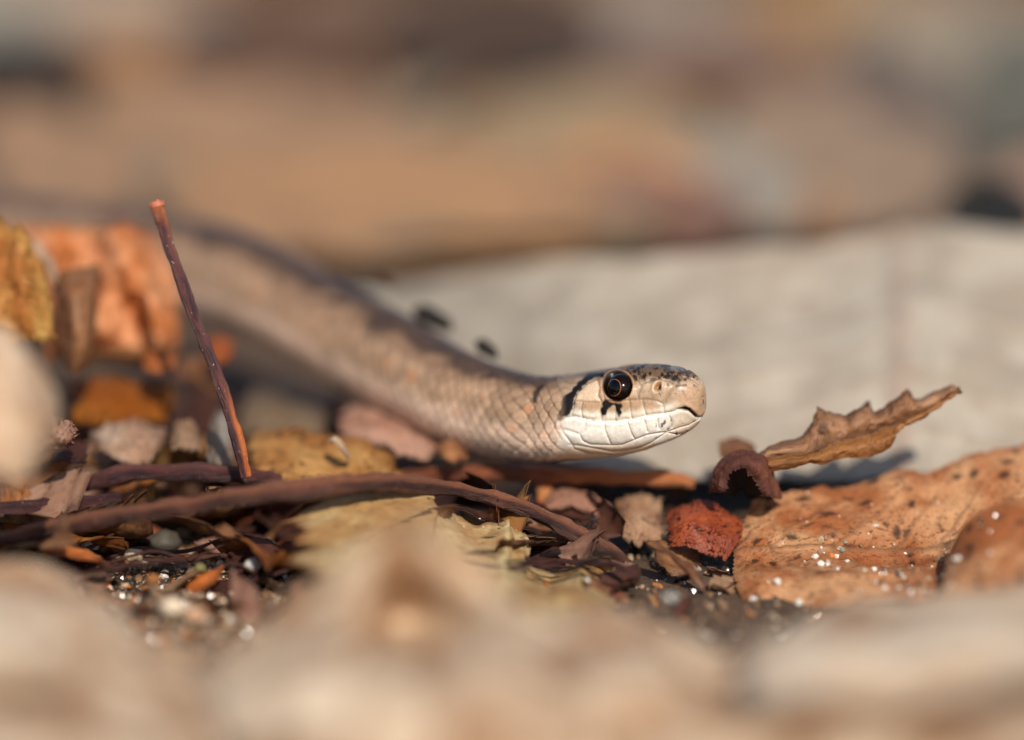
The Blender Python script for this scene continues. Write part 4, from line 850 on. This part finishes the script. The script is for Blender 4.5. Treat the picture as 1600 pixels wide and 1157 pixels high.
PAL = [((220, 210, 196), .07), ((180, 156, 128), .2), ((140, 106, 76), .22), ((98, 72, 50), .24), ((58, 48, 38), .2), ((196, 120, 56), .06), ((140, 132, 118), .06)]
PC = np.array([lin(c) for c, _ in PAL]); PW = np.array([q for _, q in PAL])
def grains(pos, size, seed, name, label):
    r = np.random.RandomState(seed); n = len(pos)
    jit = 1 + 0.28 * (r.rand(n, 12, 1) - .5) * 2
    sc3 = size[:, None, None] * (0.7 + 0.6 * r.rand(n, 1, 3))
    a = r.rand(n) * 6.28; b = r.rand(n) * 3.14
    v = IV[None] * jit * sc3
    ca, sa, cb, sb = np.cos(a)[:, None], np.sin(a)[:, None], np.cos(b)[:, None], np.sin(b)[:, None]
    x, y, z = v[..., 0] * ca - v[..., 1] * sa, v[..., 0] * sa + v[..., 1] * ca, v[..., 2]
    y, z = y * cb - z * sb, y * sb + z * cb
    v = np.stack([x, y, z], -1) + pos[:, None]
    f = (IF[None] + 12 * np.arange(n)[:, None, None]).reshape(-1, 3)
    ci = r.choice(len(PC), n, p=PW / PW.sum()); c = PC[ci] * (0.8 + 0.4 * r.rand(n, 1))
    o = mesh(name, v.reshape(-1, 3), f, m_grain, cols=np.repeat(c, 12, 0), smooth=False)
    return tag(o, label, 'sand', kind='stuff')
m_grain = attr_mat('sand_quartz', 0.2, 0.7)
r = np.random.RandomState(5)
n = 15000
x = -42 + 70 * r.rand(n); y = -30 + 46 * r.rand(n)
x[:9000] = -34 + 22 * r.rand(9000); y[:9000] = -24 + 30 * r.rand(9000)
size = 0.07 + 0.24 * r.rand(n) ** 3.5
z = terrain(x, y) + size * 0.4
grains(np.stack([x, y, z], -1), size, 6, 'sand', 'coarse sand grains scattered over the dark soil')

# sand grains caught on the spotted leaf: dropped on its surface
dg = bpy.context.evaluated_depsgraph_get()
sc.view_layers[0].update()
dg = bpy.context.evaluated_depsgraph_get()
hits, sz = [], []
def drop(px, py, s):
    d = Vector(P(px, py, 0) - CAM).normalized()
    ok, loc, nrm_, idx, ob, _ = sc.ray_cast(dg, Vector(CAM * MM) + d * 0.12, d)
    if ok and ob.name.startswith(('dry_leaf', 'leaf_scrap')) and ob.get('label'):
        hits.append(np.array(loc) / MM + np.array(nrm_) * s * 0.4); sz.append(s)
for _ in range(16): drop(1270 + 75 * r.rand(), 838 + 55 * r.rand(), .10 + .16 * r.rand())
for _ in range(36): drop(1340 + 150 * r.rand(), 890 + 40 * r.rand(), .09 + .15 * r.rand() ** 1.5)
for _ in range(40): drop(1180 + 420 * r.rand(), 760 + 160 * r.rand(), .06 + .10 * r.rand() ** 2)
for px_s, py_s, s in ((852, 886, .16), (852, 915, .24), (851, 936, .22), (916, 911, .28), (850, 958, .2), (1290, 842, .26), (1320, 848, .24), (1367, 823, .2), (1468, 878, .3), (1497, 875, .24), (1283, 884, .28), (1216, 910, .28), (1375, 912, .3), (1472, 905, .2)): drop(px_s, py_s, s)
for _ in range(40): drop(600 + 350 * r.rand(), 800 + 130 * r.rand(), .05 + .09 * r.rand() ** 2)
PW = np.array([.4, .3, .1, .06, .04, .02, .08])
if hits: grains(np.array(hits), np.array(sz), 8, 'sand', 'white quartz sand grains sprinkled on the fallen leaves')

# crumbs of leaf and bark between the leaves near the focus
CR = [(BROWN, 'brown'), (DARK, 'dark brown'), (leaf_mat((186, 152, 118), (160, 122, 90), (90, 62, 44), spots=.5), 'tan'), (leaf_mat((158, 88, 52), (120, 62, 38), (50, 26, 18), spots=.6, gate=.3), 'rust red'), (leaf_mat((168, 126, 104), (140, 100, 80), (80, 52, 40), spots=.5), 'pinkish')]
r = np.random.RandomState(77)
for k in range(270):
    x = -44 + 62 * r.rand(); y = -14 + 50 * r.rand() ** 1.2
    if x > 14: x -= 30
    if k > 225: x = -37 + 32 * r.rand(); y = 1 + 20 * r.rand()
    elif k > 180: x = -2 + 17 * r.rand(); y = -12 + 22 * r.rand()
    elif k > 145: x = -34 + 22 * r.rand(); y = -20 + 22 * r.rand()
    L = (1.2 if k > 145 else 1.8) + 4.0 * r.rand() ** 2; i = r.randint(len(CR))
    Vg = outline_leaf(L, L * (.35 + .5 * r.rand()), 18, 9, serr=.2, nser=4, bend=(r.rand() - .5) * 1.6, cup=.3 * r.rand(), twist=(r.rand() - .5) * 1.5, rs=r)
    Vg = place(Vg, np.zeros(3), r.rand() * 6.28, (r.rand() - .5) * .9, (r.rand() - .5) * 1.0)
    Vg[..., 2] -= Vg[..., 2].min(); Vg += np.array([x, y, terrain(np.array(x), np.array(y)) - 0.1])
    if k > 225: Vg[..., 2] += 0.5 + 0.14 * y * r.rand()
    if Vg[..., 2].max() > 3.4 + (0.20 if k > 225 else 0.08) * max(0, y): continue
    tag(sheet('leaf_scrap', Vg, CR[i][0], veins=False, crinkle=.15, cfreq=.6, thick=.12, seed=k * 2.3), 'crumbled ' + CR[i][1] + ' leaf bit lying on the sandy soil', 'leaf', CR[i][1] + ' leaf crumbs on the soil')

# thin rootlets and leaf stalks criss-crossing the litter
r = np.random.RandomState(99)
RM = [(m_purp, 'purplish'), (m_brn, 'reddish brown'), (m_blk, 'blackish')]
for k in range(120):
    x = -40 + 54 * r.rand(); y = -9 + 32 * r.rand() ** 1.3
    a = r.rand() * math.pi * .9 - .45 * math.pi; a = a * .6; L = 3 + 9 * r.rand()
    if x + L / 2 > 13: x -= 14
    t_ = np.linspace(-.5, .5, 5)
    pts = np.stack([x + t_ * L * math.cos(a), y + t_ * L * math.sin(a) + .6 * r.randn(5) * .5, 0 * t_], -1)
    pts[:, 2] = terrain(pts[:, 0], pts[:, 1]) + .5 + 1.6 * r.rand() + (t_ + .5) * 2.2 * r.rand() + .25 * r.randn(5)
    i = r.randint(3); R0 = .07 + .14 * r.rand()
    o = tube('rootlet', pts, np.array([.6, 1, .95, .9, .4]) * R0, RM[i][0], n=8, rings=22, bumps=R0 * .25)
    tag(o, 'thin ' + RM[i][1] + ' rootlet lying across the litter', 'twig', RM[i][1] + ' rootlets in the litter')

# torn, curled leaves piled under and around the snake
LT = [(leaf_mat((186, 118, 58), (142, 80, 38), (58, 32, 20), spots=.6, gate=.4, transl=.3), 'amber brown'), (leaf_mat((150, 104, 70), (112, 72, 46), (48, 30, 22), spots=.6, gate=.4), 'dull brown'),
      (leaf_mat((198, 152, 92), (168, 116, 62), (84, 50, 28), spots=.5, transl=.3), 'ochre'), (leaf_mat((184, 146, 118), (150, 110, 86), (70, 46, 36), spots=.5), 'dusty beige'), (leaf_mat((96, 58, 42), (66, 38, 30), (26, 16, 14), spots=.5), 'blackish brown')]
r = np.random.RandomState(41)
kept = 0
for k in range(150):
    x = -42 + 54 * r.rand(); y = -3 + 34 * r.rand()
    L = 5 + 9 * r.rand(); i = r.randint(len(LT))
    Vg = outline_leaf(L, L * (.45 + .4 * r.rand()), 40, 21, serr=.16, nser=8, bend=(r.rand() - .4) * 2.2, cup=.5 * r.rand(), twist=(r.rand() - .5) * 1.8, rs=r)
    a0 = r.rand() * .35; Vg = Vg[int(a0 * 40):]                           # torn off at the base
    Vg = place(Vg, np.zeros(3), r.rand() * 6.28, (r.rand() - .5) * 1.0, .35 + (r.rand() - .5) * 1.0)
    Vg[..., 2] -= Vg[..., 2].min(); Vg += np.array([x, y, terrain(np.array(x), np.array(y)) + .3 + 1.5 * r.rand()])
    qx_, qy_ = project(Vg)
    lim = np.interp(qx_, [100, 300, 412, 525, 619, 700, 765, 825, 1100], [560, 575, 580, 630, 672, 708, 732, 738, 752])
    if (qy_ < lim).any() or qy_.max() > 900 or qx_.max() > 1110 or (Vg[..., 2].max() > 5): continue
    if (np.abs(qx_ - 1040) < 60).any() and qy_.max() > 830: continue
    kept += 1
    tag(sheet('dry_leaf', Vg, LT[i][0], crinkle=.3, cfreq=.4, thick=.09, vein_relief=.08, seed=k * 1.9), 'torn curled ' + LT[i][1] + ' leaf in the litter under the snake', 'leaf', LT[i][1] + ' torn leaves under the snake')
print('torn leaves', kept)
